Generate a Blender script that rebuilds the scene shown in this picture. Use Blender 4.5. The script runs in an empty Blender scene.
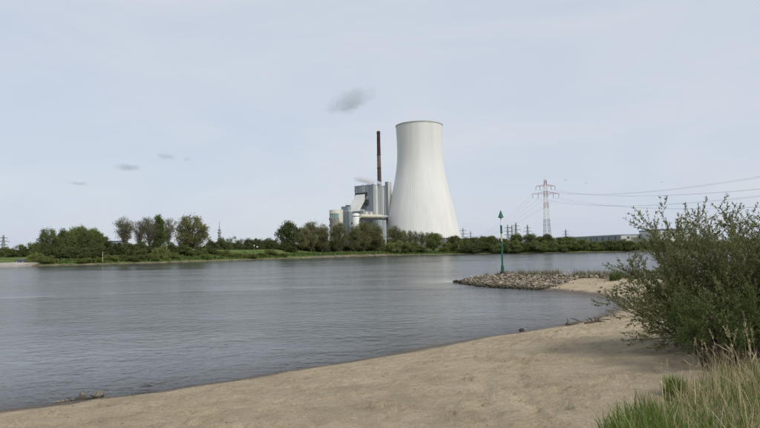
import bpy, math, random
import numpy as np
from mathutils import Vector, Matrix

scene = bpy.context.scene
C = scene.collection
R = math.radians

# ------------------------------------------------------------------ camera
PW, PH, FPX = 760.0, 428.0, 571.0
CAM = Vector((0.0, 0.0, 3.2))
PITCH, ROLL = R(3.74), R(1.1)
F_ = Vector((0, math.cos(PITCH), math.sin(PITCH)))
R0 = Vector((1, 0, 0))
U0 = Vector((0, -math.sin(PITCH), math.cos(PITCH)))
RX = R0 * math.cos(ROLL) - U0 * math.sin(ROLL)
UX = R0 * math.sin(ROLL) + U0 * math.cos(ROLL)
cd = bpy.data.cameras.new('camera')
cam = bpy.data.objects.new('camera', cd)
C.objects.link(cam)
m = Matrix((RX, UX, -F_)).transposed().to_4x4()
m.translation = CAM
cam.matrix_world = m
cd.sensor_width = 36.0
cd.lens = FPX / PW * 36.0
cd.clip_start = 0.05
cd.clip_end = 20000
scene.camera = cam

# ------------------------------------------------------------------ world, sun, exposure
SUN_DIR = Vector((0.54, -0.60, 0.74)).normalized()      # towards the sun
elev = math.asin(SUN_DIR.z)
world = bpy.data.worlds.new('World')
scene.world = world
world.use_nodes = True
nt = world.node_tree
nt.nodes.clear()
wo = nt.nodes.new('ShaderNodeOutputWorld')
bg = nt.nodes.new('ShaderNodeBackground')
bg.inputs['Strength'].default_value = 0.1
sky = nt.nodes.new('ShaderNodeTexSky')
sky.sky_type = 'NISHITA'
sky.sun_disc = False
sky.sun_elevation = elev
sky.sun_rotation = math.atan2(SUN_DIR.x, SUN_DIR.y)
sky.air_density = 1.0
sky.dust_density = 2.0
tc = nt.nodes.new('ShaderNodeTexCoord')
mp = nt.nodes.new('ShaderNodeMapping')
mp.inputs['Scale'].default_value = (1.0, 1.0, 3.4)
mp.inputs['Rotation'].default_value = (0.12, 0.10, 0.3)
nz = nt.nodes.new('ShaderNodeTexNoise')
nz.inputs['Scale'].default_value = 2.3
nz.inputs['Detail'].default_value = 5
nz.inputs['Roughness'].default_value = 0.52
nz.inputs['Distortion'].default_value = 0.6
cr = nt.nodes.new('ShaderNodeValToRGB')          # high thin cloud sheet: bluish gaps to pale grey
cr.color_ramp.elements[0].position = 0.32
cr.color_ramp.elements[0].color = (5.3, 5.85, 6.95, 1)
cr.color_ramp.elements[1].position = 0.66
cr.color_ramp.elements[1].color = (6.05, 6.45, 6.95, 1)
mx = nt.nodes.new('ShaderNodeMix')
mx.data_type = 'RGBA'
mx.inputs[0].default_value = 0.86
nt.links.new(tc.outputs['Generated'], mp.inputs['Vector'])
nt.links.new(mp.outputs[0], nz.inputs['Vector'])
nt.links.new(nz.outputs['Fac'], cr.inputs['Fac'])
nt.links.new(sky.outputs[0], mx.inputs[6])
nt.links.new(cr.outputs[0], mx.inputs[7])
nt.links.new(mx.outputs[2], bg.inputs['Color'])
nt.links.new(bg.outputs[0], wo.inputs['Surface'])

sd_ = bpy.data.lights.new('sun', 'SUN')
sd_.energy = 2.45
sd_.angle = R(18)
sd_.color = (1.0, 0.95, 0.87)
sun = bpy.data.objects.new('sun', sd_)
sun.rotation_euler = SUN_DIR.to_track_quat('Z', 'Y').to_euler()
C.objects.link(sun)

scene.view_settings.view_transform = 'Standard'
scene.view_settings.look = 'None'
scene.view_settings.exposure = 0.2
scene.view_settings.gamma = 1.0
scene.cycles.use_denoising = True
scene.cycles.max_bounces = 6
scene.cycles.transparent_max_bounces = 12
scene.cycles.volume_bounces = 4

# ------------------------------------------------------------------ helpers
rng = np.random.default_rng(7)
random.seed(7)


def ray(px, py):
    return F_ + RX * ((px - PW / 2) / FPX) + UX * ((PH / 2 - py) / FPX)


def at(px, py, Y):
    d = ray(px, py)
    return CAM + d * (Y / d.y)


def gp(px, py, z=0.0):
    d = ray(px, py)
    return CAM + d * ((z - CAM.z) / d.z)


def horizon(px):
    return 251.3 - 0.0192 * (px - 380)


def tag(o, label=None, cat=None, group=None, kind=None):
    if label: o['label'] = label
    if cat: o['category'] = cat
    if group: o['group'] = group
    if kind: o['kind'] = kind
    return o


def empty(name, loc, rz=0.0, label=None, cat=None, group=None):
    o = bpy.data.objects.new(name, None)
    o.empty_display_size = 0.2
    o.location = loc
    o.rotation_euler = (0, 0, rz)
    C.objects.link(o)
    return tag(o, label, cat, group)


def link(name, me, parent=None, loc=None, mat=None):
    o = bpy.data.objects.new(name, me)
    if mat is not None and not me.materials:
        me.materials.append(mat)
    if parent is not None:
        o.parent = parent
    if loc is not None:
        o.location = loc
    C.objects.link(o)
    return o


def mesh_np(name, V, Fc, mat=None, smooth=False):
    V = np.asarray(V, dtype=np.float32).reshape(-1, 3)
    Fc = np.asarray(Fc, dtype=np.int32)
    k = Fc.shape[1]
    me = bpy.data.meshes.new(name)
    me.vertices.add(len(V))
    me.vertices.foreach_set('co', V.ravel())
    me.loops.add(Fc.size)
    me.loops.foreach_set('vertex_index', Fc.ravel())
    me.polygons.add(len(Fc))
    me.polygons.foreach_set('loop_start', np.arange(0, Fc.size, k, dtype=np.int32))
    me.polygons.foreach_set('loop_total', np.full(len(Fc), k, dtype=np.int32))
    me.polygons.foreach_set('use_smooth', np.full(len(Fc), smooth, dtype=bool))
    me.update(calc_edges=True)
    me.validate()
    if mat is not None:
        me.materials.append(mat)
    return me


class MB:
    def __init__(self):
        self.v = []
        self.f = []

    def add(self, vs, fs):
        o = len(self.v)
        self.v.extend([tuple(p) for p in vs])
        self.f.extend([tuple(i + o for i in f) for f in fs])
        return self

    def box(self, x0, x1, y0, y1, z0, z1):
        vs = [(x, y, z) for z in (z0, z1) for (x, y) in ((x0, y0), (x1, y0), (x1, y1), (x0, y1))]
        return self.add(vs, [(3, 2, 1, 0), (4, 5, 6, 7), (0, 1, 5, 4), (1, 2, 6, 5), (2, 3, 7, 6), (3, 0, 4, 7)])

    def hexa(self, vs):
        return self.add(vs, [(3, 2, 1, 0), (4, 5, 6, 7), (0, 1, 5, 4), (1, 2, 6, 5), (2, 3, 7, 6), (3, 0, 4, 7)])

    def tube(self, pts, rad, n=6, cap=True):
        pts = [Vector(p) for p in pts]
        if not hasattr(rad, '__len__'):
            rad = [rad] * len(pts)
        rings = []
        for i, p in enumerate(pts):
            t = pts[min(i + 1, len(pts) - 1)] - pts[max(i - 1, 0)]
            if t.length < 1e-9:
                t = Vector((0, 0, 1))
            t.normalize()
            a = Vector((1, 0, 0)) if abs(t.x) < 0.8 else Vector((0, 1, 0))
            u = t.cross(a).normalized()
            w = t.cross(u)
            rings.append([p + (u * math.cos(2 * math.pi * k / n) + w * math.sin(2 * math.pi * k / n)) * rad[i] for k in range(n)])
        vs = [q for r in rings for q in r]
        fs = []
        for i in range(len(pts) - 1):
            for k in range(n):
                a, b = i * n + k, i * n + (k + 1) % n
                fs.append((a, a + n, b + n, b))
        if cap:
            fs.append(tuple(range(n)))
            fs.append(tuple(reversed(range((len(pts) - 1) * n, len(pts) * n))))
        return self.add(vs, fs)

    def bar(self, a, b, t):
        return self.tube([a, b], t * 0.5 * 1.414, 4)

    def lathe(self, prof, n=24, c=(0, 0, 0), cap=True):
        vs, fs = [], []
        for (r, z) in prof:
            for k in range(n):
                a = 2 * math.pi * k / n
                vs.append((c[0] + r * math.cos(a), c[1] + r * math.sin(a), c[2] + z))
        for i in range(len(prof) - 1):
            for k in range(n):
                a, b = i * n + k, i * n + (k + 1) % n
                fs.append((a, b, b + n, a + n))
        if cap:
            fs.append(tuple(reversed(range(n))))
            fs.append(tuple(range((len(prof) - 1) * n, len(prof) * n)))
        return self.add(vs, fs)

    def mesh(self, name, mat=None, smooth=False):
        me = bpy.data.meshes.new(name)
        me.from_pydata(self.v, [], self.f)
        if smooth:
            me.polygons.foreach_set('use_smooth', [True] * len(me.polygons))
        me.update()
        if mat is not None:
            me.materials.append(mat)
        return me

    def build(self, name, mat=None, parent=None, smooth=False):
        return link(name, self.mesh(name, mat, smooth), parent)


# value noise
_T = rng.random((256, 256)).astype(np.float32)


def vnoise(x, y):
    xi = np.floor(x).astype(int)
    yi = np.floor(y).astype(int)
    fx, fy = x - xi, y - yi
    fx = fx * fx * fx * (fx * (fx * 6 - 15) + 10)
    fy = fy * fy * fy * (fy * (fy * 6 - 15) + 10)
    g = lambda i, j: _T[(yi + j) & 255, (xi + i) & 255]
    return (g(0, 0) * (1 - fx) + g(1, 0) * fx) * (1 - fy) + (g(0, 1) * (1 - fx) + g(1, 1) * fx) * fy - 0.5


def fbm(x, y, o=4, p=0.5):
    s, a, t = 0.0, 1.0, 0.0
    for i in range(o):
        s = s + a * vnoise(x * 2 ** i + 17.3 * i, y * 2 ** i + 9.1 * i)
        t += a
        a *= p
    return s / t


def sstep(a, b, x):
    t = np.clip((x - a) / (b - a), 0, 1)
    return t * t * (3 - 2 * t)


# ------------------------------------------------------------------ materials
def nodes(name):
    mt = bpy.data.materials.new(name)
    mt.use_nodes = True
    t = mt.node_tree
    t.nodes.clear()
    out = t.nodes.new('ShaderNodeOutputMaterial')
    return mt, t, out


def simple(name, c1, c2=None, scale=1.0, rough=0.8, bump=0.0, bscale=None, stretch=(1, 1, 1), metallic=0.0,
           detail=4, lo=0.35, hi=0.65, objrand=0.0, spec=0.3):
    mt, t, out = nodes(name)
    N, L = t.nodes.new, t.links.new
    p = N('ShaderNodeBsdfPrincipled')
    p.inputs['Roughness'].default_value = rough
    p.inputs['Metallic'].default_value = metallic
    p.inputs['Specular IOR Level'].default_value = spec
    L(p.outputs[0], out.inputs['Surface'])
    c2 = c2 or tuple(min(1, v * 1.25) for v in c1)
    tcn = N('ShaderNodeTexCoord')
    mpn = N('ShaderNodeMapping')
    mpn.inputs['Scale'].default_value = stretch
    L(tcn.outputs['Object'], mpn.inputs['Vector'])
    n1 = N('ShaderNodeTexNoise')
    n1.inputs['Scale'].default_value = scale
    n1.inputs['Detail'].default_value = detail
    L(mpn.outputs[0], n1.inputs['Vector'])
    r = N('ShaderNodeValToRGB')
    r.color_ramp.elements[0].position = lo
    r.color_ramp.elements[0].color = (*c1, 1)
    r.color_ramp.elements[1].position = hi
    r.color_ramp.elements[1].color = (*c2, 1)
    L(n1.outputs['Fac'], r.inputs['Fac'])
    col = r.outputs[0]
    if objrand:
        oi = N('ShaderNodeObjectInfo')
        mr = N('ShaderNodeMapRange')
        mr.inputs['To Min'].default_value = 1 - objrand
        mr.inputs['To Max'].default_value = 1 + objrand
        L(oi.outputs['Random'], mr.inputs['Value'])
        vm = N('ShaderNodeVectorMath')
        vm.operation = 'SCALE'
        L(col, vm.inputs[0])
        L(mr.outputs[0], vm.inputs['Scale'])
        col = vm.outputs[0]
    L(col, p.inputs['Base Color'])
    if bump:
        n2 = N('ShaderNodeTexNoise')
        n2.inputs['Scale'].default_value = bscale or scale * 6
        n2.inputs['Detail'].default_value = 5
        L(tcn.outputs['Object'], n2.inputs['Vector'])
        b = N('ShaderNodeBump')
        b.inputs['Strength'].default_value = 1.0
        b.inputs['Distance'].default_value = bump
        L(n2.outputs['Fac'], b.inputs['Height'])
        L(b.outputs[0], p.inputs['Normal'])
    return mt


def leafmat(name, c1, c2, trans=0.35, nscale=0.35, objrand=0.15):
    """leaf: per-leaf and per-clump colour variety, light passing through"""
    mt, t, out = nodes(name)
    N, L = t.nodes.new, t.links.new
    g = N('ShaderNodeNewGeometry')
    tcn = N('ShaderNodeTexCoord')
    nzn = N('ShaderNodeTexNoise')
    nzn.inputs['Scale'].default_value = nscale
    nzn.inputs['Detail'].default_value = 2
    L(tcn.outputs['Object'], nzn.inputs['Vector'])
    ma = N('ShaderNodeMath')
    ma.operation = 'MULTIPLY_ADD'
    ma.inputs[1].default_value = 0.55
    L(g.outputs['Random Per Island'], ma.inputs[0])
    mb = N('ShaderNodeMath')
    mb.operation = 'MULTIPLY'
    mb.inputs[1].default_value = 0.5
    L(nzn.outputs['Fac'], mb.inputs[0])
    L(mb.outputs[0], ma.inputs[2])
    r = N('ShaderNodeValToRGB')
    r.color_ramp.elements[0].position = 0.15
    r.color_ramp.elements[0].color = (*c1, 1)
    r.color_ramp.elements[1].position = 0.9
    r.color_ramp.elements[1].color = (*c2, 1)
    L(ma.outputs[0], r.inputs['Fac'])
    oi = N('ShaderNodeObjectInfo')
    mr = N('ShaderNodeMapRange')
    mr.inputs['To Min'].default_value = 1 - objrand
    mr.inputs['To Max'].default_value = 1 + objrand
    L(oi.outputs['Random'], mr.inputs['Value'])
    vm = N('ShaderNodeVectorMath')
    vm.operation = 'SCALE'
    L(r.outputs[0], vm.inputs[0])
    L(mr.outputs[0], vm.inputs['Scale'])
    d = N('ShaderNodeBsdfDiffuse')
    tr = N('ShaderNodeBsdfTranslucent')
    L(vm.outputs[0], d.inputs['Color'])
    L(vm.outputs[0], tr.inputs['Color'])
    ms = N('ShaderNodeMixShader')
    ms.inputs[0].default_value = trans
    L(d.outputs[0], ms.inputs[1])
    L(tr.outputs[0], ms.inputs[2])
    gl = N('ShaderNodeBsdfGlossy')
    gl.inputs['Roughness'].default_value = 0.5
    ms2 = N('ShaderNodeMixShader')
    ms2.inputs[0].default_value = 0.03
    L(ms.outputs[0], ms2.inputs[1])
    L(gl.outputs[0], ms2.inputs[2])
    L(ms2.outputs[0], out.inputs['Surface'])
    return mt


def sand_material():
    mt, t, out = nodes('sand')
    N, L = t.nodes.new, t.links.new
    p = N('ShaderNodeBsdfPrincipled')
    L(p.outputs[0], out.inputs['Surface'])
    tcn = N('ShaderNodeTexCoord')
    pos = tcn.outputs['Object']

    def noise(scale, det, rough=0.55, vec=pos):
        n = N('ShaderNodeTexNoise')
        n.inputs['Scale'].default_value = scale
        n.inputs['Detail'].default_value = det
        n.inputs['Roughness'].default_value = rough
        L(vec, n.inputs['Vector'])
        return n.outputs['Fac']

    def ramp(fac, stops):
        r = N('ShaderNodeValToRGB')
        e = r.color_ramp.elements
        while len(e) < len(stops):
            e.new(0.5)
        for k, (ps, c) in enumerate(stops):
            e[k].position = ps
            e[k].color = (*c, 1)
        L(fac, r.inputs['Fac'])
        return r.outputs[0]

    base = ramp(noise(0.9, 9, 0.74), [(0.32, (0.355, 0.285, 0.190)), (0.48, (0.460, 0.376, 0.255)), (0.66, (0.56, 0.465, 0.325))])
    grain = ramp(noise(60, 3, 0.7), [(0.3, (0.80, 0.80, 0.80)), (0.7, (1.15, 1.15, 1.15))])
    mul = N('ShaderNodeMix')
    mul.data_type = 'RGBA'
    mul.blend_type = 'MULTIPLY'
    mul.inputs[0].default_value = 1.0
    L(base, mul.inputs[6])
    L(grain, mul.inputs[7])
    # small dark bits of bark and coal washed up
    vo = N('ShaderNodeTexVoronoi')
    vo.inputs['Scale'].default_value = 5.0
    vo.inputs['Randomness'].default_value = 1.0
    L(pos, vo.inputs['Vector'])
    sp = ramp(vo.outputs['Distance'], [(0.04, (1, 1, 1)), (0.075, (0, 0, 0))])
    gate = ramp(noise(0.8, 3), [(0.5, (0, 0, 0)), (0.6, (1, 1, 1))])
    gm = N('ShaderNodeMath')
    gm.operation = 'MULTIPLY'
    L(sp, gm.inputs[0])
    L(gate, gm.inputs[1])
    m1 = N('ShaderNodeMix')
    m1.data_type = 'RGBA'
    L(gm.outputs[0], m1.inputs[0])
    L(mul.outputs[2], m1.inputs[6])
    m1.inputs[7].default_value = (0.07, 0.055, 0.04, 1)
    # wetness follows the height above the water
    sx = N('ShaderNodeSeparateXYZ')
    L(pos, sx.inputs[0])
    wn = N('ShaderNodeMath')
    wn.operation = 'MULTIPLY_ADD'
    wn.inputs[1].default_value = 0.16
    L(noise(0.7, 3), wn.inputs[0])
    L(sx.outputs['Z'], wn.inputs[2])
    wet = N('ShaderNodeMapRange')
    wet.inputs['From Min'].default_value = 0.15
    wet.inputs['From Max'].default_value = 0.24
    wet.inputs['To Min'].default_value = 1.0
    wet.inputs['To Max'].default_value = 0.0
    L(wn.outputs[0], wet.inputs['Value'])
    m2 = N('ShaderNodeMix')
    m2.data_type = 'RGBA'
    L(wet.outputs[0], m2.inputs[0])
    L(m1.outputs[2], m2.inputs[6])
    m2.inputs[7].default_value = (0.13, 0.098, 0.066, 1)
    L(m2.outputs[2], p.inputs['Base Color'])
    rr = N('ShaderNodeMapRange')
    rr.inputs['To Min'].default_value = 0.95
    rr.inputs['To Max'].default_value = 0.45
    L(wet.outputs[0], rr.inputs['Value'])
    L(rr.outputs[0], p.inputs['Roughness'])
    p.inputs['Specular IOR Level'].default_value = 0.25
    b1 = N('ShaderNodeBump')
    b1.inputs['Distance'].default_value = 0.16
    b1.inputs['Strength'].default_value = 1.0
    L(noise(4.0, 8, 0.68), b1.inputs['Height'])
    b2 = N('ShaderNodeBump')
    b2.inputs['Distance'].default_value = 0.05
    b2.inputs['Strength'].default_value = 1.0
    L(noise(15.0, 5, 0.7), b2.inputs['Height'])
    L(b1.outputs[0], b2.inputs['Normal'])
    L(b2.outputs[0], p.inputs['Normal'])
    return mt


def water_material():
    mt, t, out = nodes('river_water')
    N, L = t.nodes.new, t.links.new
    tcn = N('ShaderNodeTexCoord')
    pos = tcn.outputs['Object']

    def noise(scale, det, stretch, rot=0.0, rough=0.5, dist=0.0):
        mpn = N('ShaderNodeMapping')
        mpn.inputs['Scale'].default_value = stretch
        mpn.inputs['Rotation'].default_value = (0, 0, rot)
        L(pos, mpn.inputs['Vector'])
        n = N('ShaderNodeTexNoise')
        n.inputs['Scale'].default_value = scale
        n.inputs['Detail'].default_value = det
        n.inputs['Roughness'].default_value = rough
        n.inputs['Distortion'].default_value = dist
        L(mpn.outputs[0], n.inputs['Vector'])
        return n.outputs['Fac']

    def math_(op, a, b, c=None):
        n = N('ShaderNodeMath')
        n.operation = op
        for i, v in enumerate((a, b, c)):
            if v is None:
                continue
            if isinstance(v, (int, float)):
                n.inputs[i].default_value = v
            else:
                L(v, n.inputs[i])
        return n.outputs[0]

    big = noise(0.45, 2, (0.55, 1.0, 1), 0.35)
    mid = noise(2.3, 3, (0.8, 1.0, 1), -0.2, 0.55, 0.4)
    sml = noise(8.0, 3, (0.8, 1.0, 1), 0.15, 0.6)
    # wind patches and current seams make the ripples stronger or weaker
    patch = noise(0.05, 5, (0.28, 1.0, 1), 0.10, 0.62, 1.0)
    mr = N('ShaderNodeMapRange')
    mr.inputs['From Min'].default_value = 0.36
    mr.inputs['From Max'].default_value = 0.66
    mr.inputs['To Min'].default_value = 0.28
    mr.inputs['To Max'].default_value = 2.0
    L(patch, mr.inputs['Value'])
    dep = N('ShaderNodeAttribute')
    dep.attribute_name = 'depth'
    calm = N('ShaderNodeMapRange')
    calm.inputs['From Min'].default_value = 0.0
    calm.inputs['From Max'].default_value = 0.9
    calm.inputs['To Min'].default_value = 0.6
    L(dep.outputs['Fac'], calm.inputs['Value'])
    mid = math_('POWER', mid, 1.8)                       # peaked crests
    sxw = N('ShaderNodeSeparateXYZ')
    L(pos, sxw.inputs[0])
    lee = N('ShaderNodeMapRange')                        # livelier chop off this beach, calmer towards the far bank
    lee.inputs['From Min'].default_value = 30.0
    lee.inputs['From Max'].default_value = 170.0
    lee.inputs['To Min'].default_value = 1.3
    lee.inputs['To Max'].default_value = 0.42
    L(sxw.outputs['Y'], lee.inputs['Value'])
    h = math_('MULTIPLY', big, 0.045)
    h = math_('MULTIPLY_ADD', mid, 0.046, h)
    h = math_('MULTIPLY_ADD', sml, 0.012, h)
    h = math_('MULTIPLY', h, mr.outputs[0])
    h = math_('MULTIPLY', h, calm.outputs[0])
    h = math_('MULTIPLY', h, lee.outputs[0])
    def bumped(k):
        n = N('ShaderNodeBump')
        n.inputs['Strength'].default_value = 1.0
        n.inputs['Distance'].default_value = k
        L(h, n.inputs['Height'])
        return n.outputs[0]
    fr = N('ShaderNodeFresnel')        # at low angles only the wave faces turned to the eye are seen: milder slopes here
    fr.inputs['IOR'].default_value = 1.40
    L(bumped(0.5), fr.inputs['Normal'])
    gl = N('ShaderNodeBsdfGlossy')
    gl.inputs['Roughness'].default_value = 0.09
    L(bumped(1.5), gl.inputs['Normal'])
    df = N('ShaderNodeBsdfDiffuse')
    df.inputs['Color'].default_value = (0.150, 0.162, 0.168, 1)
    tr = N('ShaderNodeBsdfTransparent')
    tr.inputs['Color'].default_value = (0.80, 0.78, 0.70, 1)
    k = math_('MULTIPLY', dep.outputs['Fac'], -3.2)
    k = math_('EXPONENT', k, 0.0)
    body = N('ShaderNodeMixShader')
    L(k, body.inputs[0])
    L(df.outputs[0], body.inputs[1])
    L(tr.outputs[0], body.inputs[2])
    ms = N('ShaderNodeMixShader')
    L(fr.outputs[0], ms.inputs[0])
    L(body.outputs[0], ms.inputs[1])
    L(gl.outputs[0], ms.inputs[2])
    L(ms.outputs[0], out.inputs['Surface'])
    return mt


def bank_material():
    mt, t, out = nodes('bank_grass')
    N, L = t.nodes.new, t.links.new
    p = N('ShaderNodeBsdfPrincipled')
    p.inputs['Roughness'].default_value = 0.95
    p.inputs['Specular IOR Level'].default_value = 0.1
    L(p.outputs[0], out.inputs['Surface'])
    tcn = N('ShaderNodeTexCoord')

    def noise(s, d):
        n = N('ShaderNodeTexNoise')
        n.inputs['Scale'].default_value = s
        n.inputs['Detail'].default_value = d
        L(tcn.outputs['Object'], n.inputs['Vector'])
        return n.outputs['Fac']
    g = N('ShaderNodeValToRGB')
    g.color_ramp.elements[0].position = 0.35
    g.color_ramp.elements[0].color = (0.070, 0.105, 0.026, 1)
    g.color_ramp.elements[1].position = 0.7
    g.color_ramp.elements[1].color = (0.130, 0.165, 0.050, 1)
    L(noise(0.12, 6), g.inputs['Fac'])
    s = N('ShaderNodeValToRGB')
    s.color_ramp.elements[0].position = 0.35
    s.color_ramp.elements[0].color = (0.075, 0.062, 0.046, 1)
    s.color_ramp.elements[1].position = 0.65
    s.color_ramp.elements[1].color = (0.22, 0.185, 0.135, 1)
    L(noise(0.25, 6), s.inputs['Fac'])
    a = N('ShaderNodeAttribute')
    a.attribute_name = 'gravel'
    ad = N('ShaderNodeMath')
    ad.operation = 'ADD'
    L(a.outputs['Fac'], ad.inputs[0])
    n3 = N('ShaderNodeMath')
    n3.operation = 'MULTIPLY_ADD'
    n3.inputs[1].default_value = 0.9
    n3.inputs[2].default_value = -0.45
    L(noise(0.3, 4), n3.inputs[0])
    L(n3.outputs[0], ad.inputs[1])
    st = N('ShaderNodeMapRange')
    st.inputs['From Min'].default_value = 0.4
    st.inputs['From Max'].default_value = 0.6
    L(ad.outputs[0], st.inputs['Value'])
    mxn = N('ShaderNodeMix')
    mxn.data_type = 'RGBA'
    L(st.outputs[0], mxn.inputs[0])
    L(g.outputs[0], mxn.inputs[6])
    L(s.outputs[0], mxn.inputs[7])
    L(mxn.outputs[2], p.inputs['Base Color'])
    b = N('ShaderNodeBump')
    b.inputs['Distance'].default_value = 0.6
    L(noise(1.2, 5), b.inputs['Height'])
    L(b.outputs[0], p.inputs['Normal'])
    return mt


def volmat(name, color, density, scale, stretch=(1, 1, 1), lo=0.45, hi=0.75, absorb=(0, 0, 0), aniso=0.2, seed=0.0, edge=1.0):
    mt, t, out = nodes(name)
    N, L = t.nodes.new, t.links.new
    v = N('ShaderNodeVolumePrincipled')
    v.inputs['Color'].default_value = (*color, 1)
    v.inputs['Anisotropy'].default_value = aniso
    L(v.outputs[0], out.inputs['Volume'])
    tcn = N('ShaderNodeTexCoord')
    mpn = N('ShaderNodeMapping')
    mpn.inputs['Scale'].default_value = stretch
    mpn.inputs['Location'].default_value = (seed, seed * 0.7, 0)
    L(tcn.outputs['Object'], mpn.inputs['Vector'])
    n = N('ShaderNodeTexNoise')
    n.inputs['Scale'].default_value = scale
    n.inputs['Detail'].default_value = 5
    n.inputs['Roughness'].default_value = 0.6
    n.inputs['Distortion'].default_value = 0.5
    L(mpn.outputs[0], n.inputs['Vector'])
    ln = N('ShaderNodeVectorMath')     # unit-sphere object space: falls off to the surface
    ln.operation = 'LENGTH'
    L(tcn.outputs['Object'], ln.inputs[0])
    fo = N('ShaderNodeMapRange')
    fo.inputs['From Min'].default_value = 0.1
    fo.inputs['From Max'].default_value = 1.0
    fo.inputs['To Min'].default_value = 0.34 * edge
    fo.inputs['To Max'].default_value = -0.42 * edge
    L(ln.outputs['Value'], fo.inputs['Value'])
    ad = N('ShaderNodeMath')
    ad.operation = 'ADD'
    L(n.outputs['Fac'], ad.inputs[0])
    L(fo.outputs[0], ad.inputs[1])
    mr = N('ShaderNodeMapRange')
    mr.inputs['From Min'].default_value = lo
    mr.inputs['From Max'].default_value = hi
    mr.inputs['To Max'].default_value = density
    L(ad.outputs[0], mr.inputs['Value'])
    L(mr.outputs[0], v.inputs['Density'])
    return mt


def islandstone(name, a, b, rough=0.9, perobj=False, wet=False):
    mt, t, out = nodes(name)
    N, L = t.nodes.new, t.links.new
    p = N('ShaderNodeBsdfPrincipled')
    p.inputs['Roughness'].default_value = rough
    p.inputs['Specular IOR Level'].default_value = 0.25
    g = N('ShaderNodeNewGeometry')
    r = N('ShaderNodeValToRGB')
    r.color_ramp.elements[0].color = (*a, 1)
    r.color_ramp.elements[1].color = (*b, 1)
    if perobj:
        oi = N('ShaderNodeObjectInfo')
        L(oi.outputs['Random'], r.inputs['Fac'])
    else:
        L(g.outputs['Random Per Island'], r.inputs['Fac'])
    tcn = N('ShaderNodeTexCoord')
    n = N('ShaderNodeTexNoise')
    n.inputs['Scale'].default_value = 6 if not perobj else 1.5
    n.inputs['Detail'].default_value = 5
    L(tcn.outputs['Object'], n.inputs['Vector'])
    mr = N('ShaderNodeMapRange')
    mr.inputs['To Min'].default_value = 0.6
    mr.inputs['To Max'].default_value = 1.4
    L(n.outputs['Fac'], mr.inputs['Value'])
    vm = N('ShaderNodeVectorMath')
    vm.operation = 'SCALE'
    L(r.outputs[0], vm.inputs[0])
    L(mr.outputs[0], vm.inputs['Scale'])
    col_ = vm.outputs[0]
    if wet:                       # wet, algae-dark stones just above the waterline
        sx = N('ShaderNodeSeparateXYZ')
        L(g.outputs['Position'], sx.inputs[0])
        wr = N('ShaderNodeMapRange')
        wr.inputs['From Min'].default_value = 0.12
        wr.inputs['From Max'].default_value = 0.34
        L(sx.outputs['Z'], wr.inputs['Value'])
        wm = N('ShaderNodeMix')
        wm.data_type = 'RGBA'
        L(wr.outputs[0], wm.inputs[0])
        wm.inputs[6].default_value = (0.05, 0.045, 0.03, 1)
        L(col_, wm.inputs[7])
        col_ = wm.outputs[2]
    L(col_, p.inputs['Base Color'])
    bp = N('ShaderNodeBump')
    bp.inputs['Distance'].default_value = 0.03 if not perobj else 0.15
    L(n.outputs['Fac'], bp.inputs['Height'])
    L(bp.outputs[0], p.inputs['Normal'])
    L(p.outputs[0], out.inputs['Surface'])
    return mt



M = {}
M['sand'] = sand_material()
M['water'] = water_material()
M['bank'] = bank_material()
M['stone'] = islandstone('groyne_stone', (0.13, 0.11, 0.082), (0.40, 0.35, 0.27), 0.9, True, True)
M['boulder'] = simple('shore_boulder', (0.11, 0.098, 0.075), (0.26, 0.235, 0.185), 5, 0.85, 0.02, 18)
M['wetstone'] = simple('wet_stone', (0.035, 0.03, 0.022), (0.075, 0.066, 0.05), 6, 0.75, 0.02, 18)
M['drift'] = simple('driftwood', (0.05, 0.04, 0.03), (0.12, 0.095, 0.07), 8, 0.9, 0.01, 25)
M['bark'] = simple('bark', (0.045, 0.038, 0.028), (0.095, 0.08, 0.06), 1.5, 0.95)
M['greybark'] = simple('grey_twig_bark', (0.10, 0.09, 0.07), (0.17, 0.155, 0.125), 1.5, 0.95)
M['willowbark'] = simple('willow_bark', (0.035, 0.028, 0.02), (0.085, 0.068, 0.045), 6, 0.9)
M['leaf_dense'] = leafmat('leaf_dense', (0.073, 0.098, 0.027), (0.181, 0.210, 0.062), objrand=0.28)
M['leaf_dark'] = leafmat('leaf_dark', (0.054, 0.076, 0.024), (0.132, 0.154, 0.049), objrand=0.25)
M['leaf_brown'] = leafmat('leaf_spring_brown', (0.105, 0.108, 0.040), (0.215, 0.212, 0.085), objrand=0.25)
M['leaf_pale'] = leafmat('leaf_spring_sparse', (0.132, 0.129, 0.063), (0.230, 0.218, 0.115))
M['leaf_olive'] = leafmat('leaf_olive', (0.099, 0.119, 0.031), (0.215, 0.237, 0.075), objrand=0.25)
M['leaf_green'] = leafmat('leaf_fresh', (0.052, 0.083, 0.016), (0.109, 0.149, 0.037))
M['willow'] = leafmat('willow_leaf', (0.105, 0.116, 0.040), (0.245, 0.255, 0.100), 0.45, 1.2, 0.0)
M['willow_young'] = leafmat('willow_young_leaf', (0.060, 0.090, 0.018), (0.130, 0.175, 0.045), 0.4, 2, 0.0)
M['grass'] = leafmat('grass_green', (0.072, 0.118, 0.020), (0.185, 0.250, 0.052), 0.35, 1.5, 0.0)
M['straw'] = leafmat('grass_straw', (0.31, 0.25, 0.135), (0.60, 0.51, 0.33), 0.25, 2, 0.0)
M['weeds'] = leafmat('weeds_dry', (0.085, 0.080, 0.035), (0.20, 0.17, 0.085), 0.2, 2, 0.0)
M['concrete'] = simple('tower_concrete', (0.60, 0.595, 0.575), (0.68, 0.675, 0.655), 0.10, 0.9, stretch=(1, 1, 0.05), detail=6, lo=0.3, hi=0.7)
M['rim'] = simple('tower_rim', (0.36, 0.36, 0.335), (0.44, 0.44, 0.41), 0.2, 0.9)
M['barrier'] = simple('barrier_grey', (0.10, 0.10, 0.095), (0.15, 0.15, 0.14), 0.2, 0.9)
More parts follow.
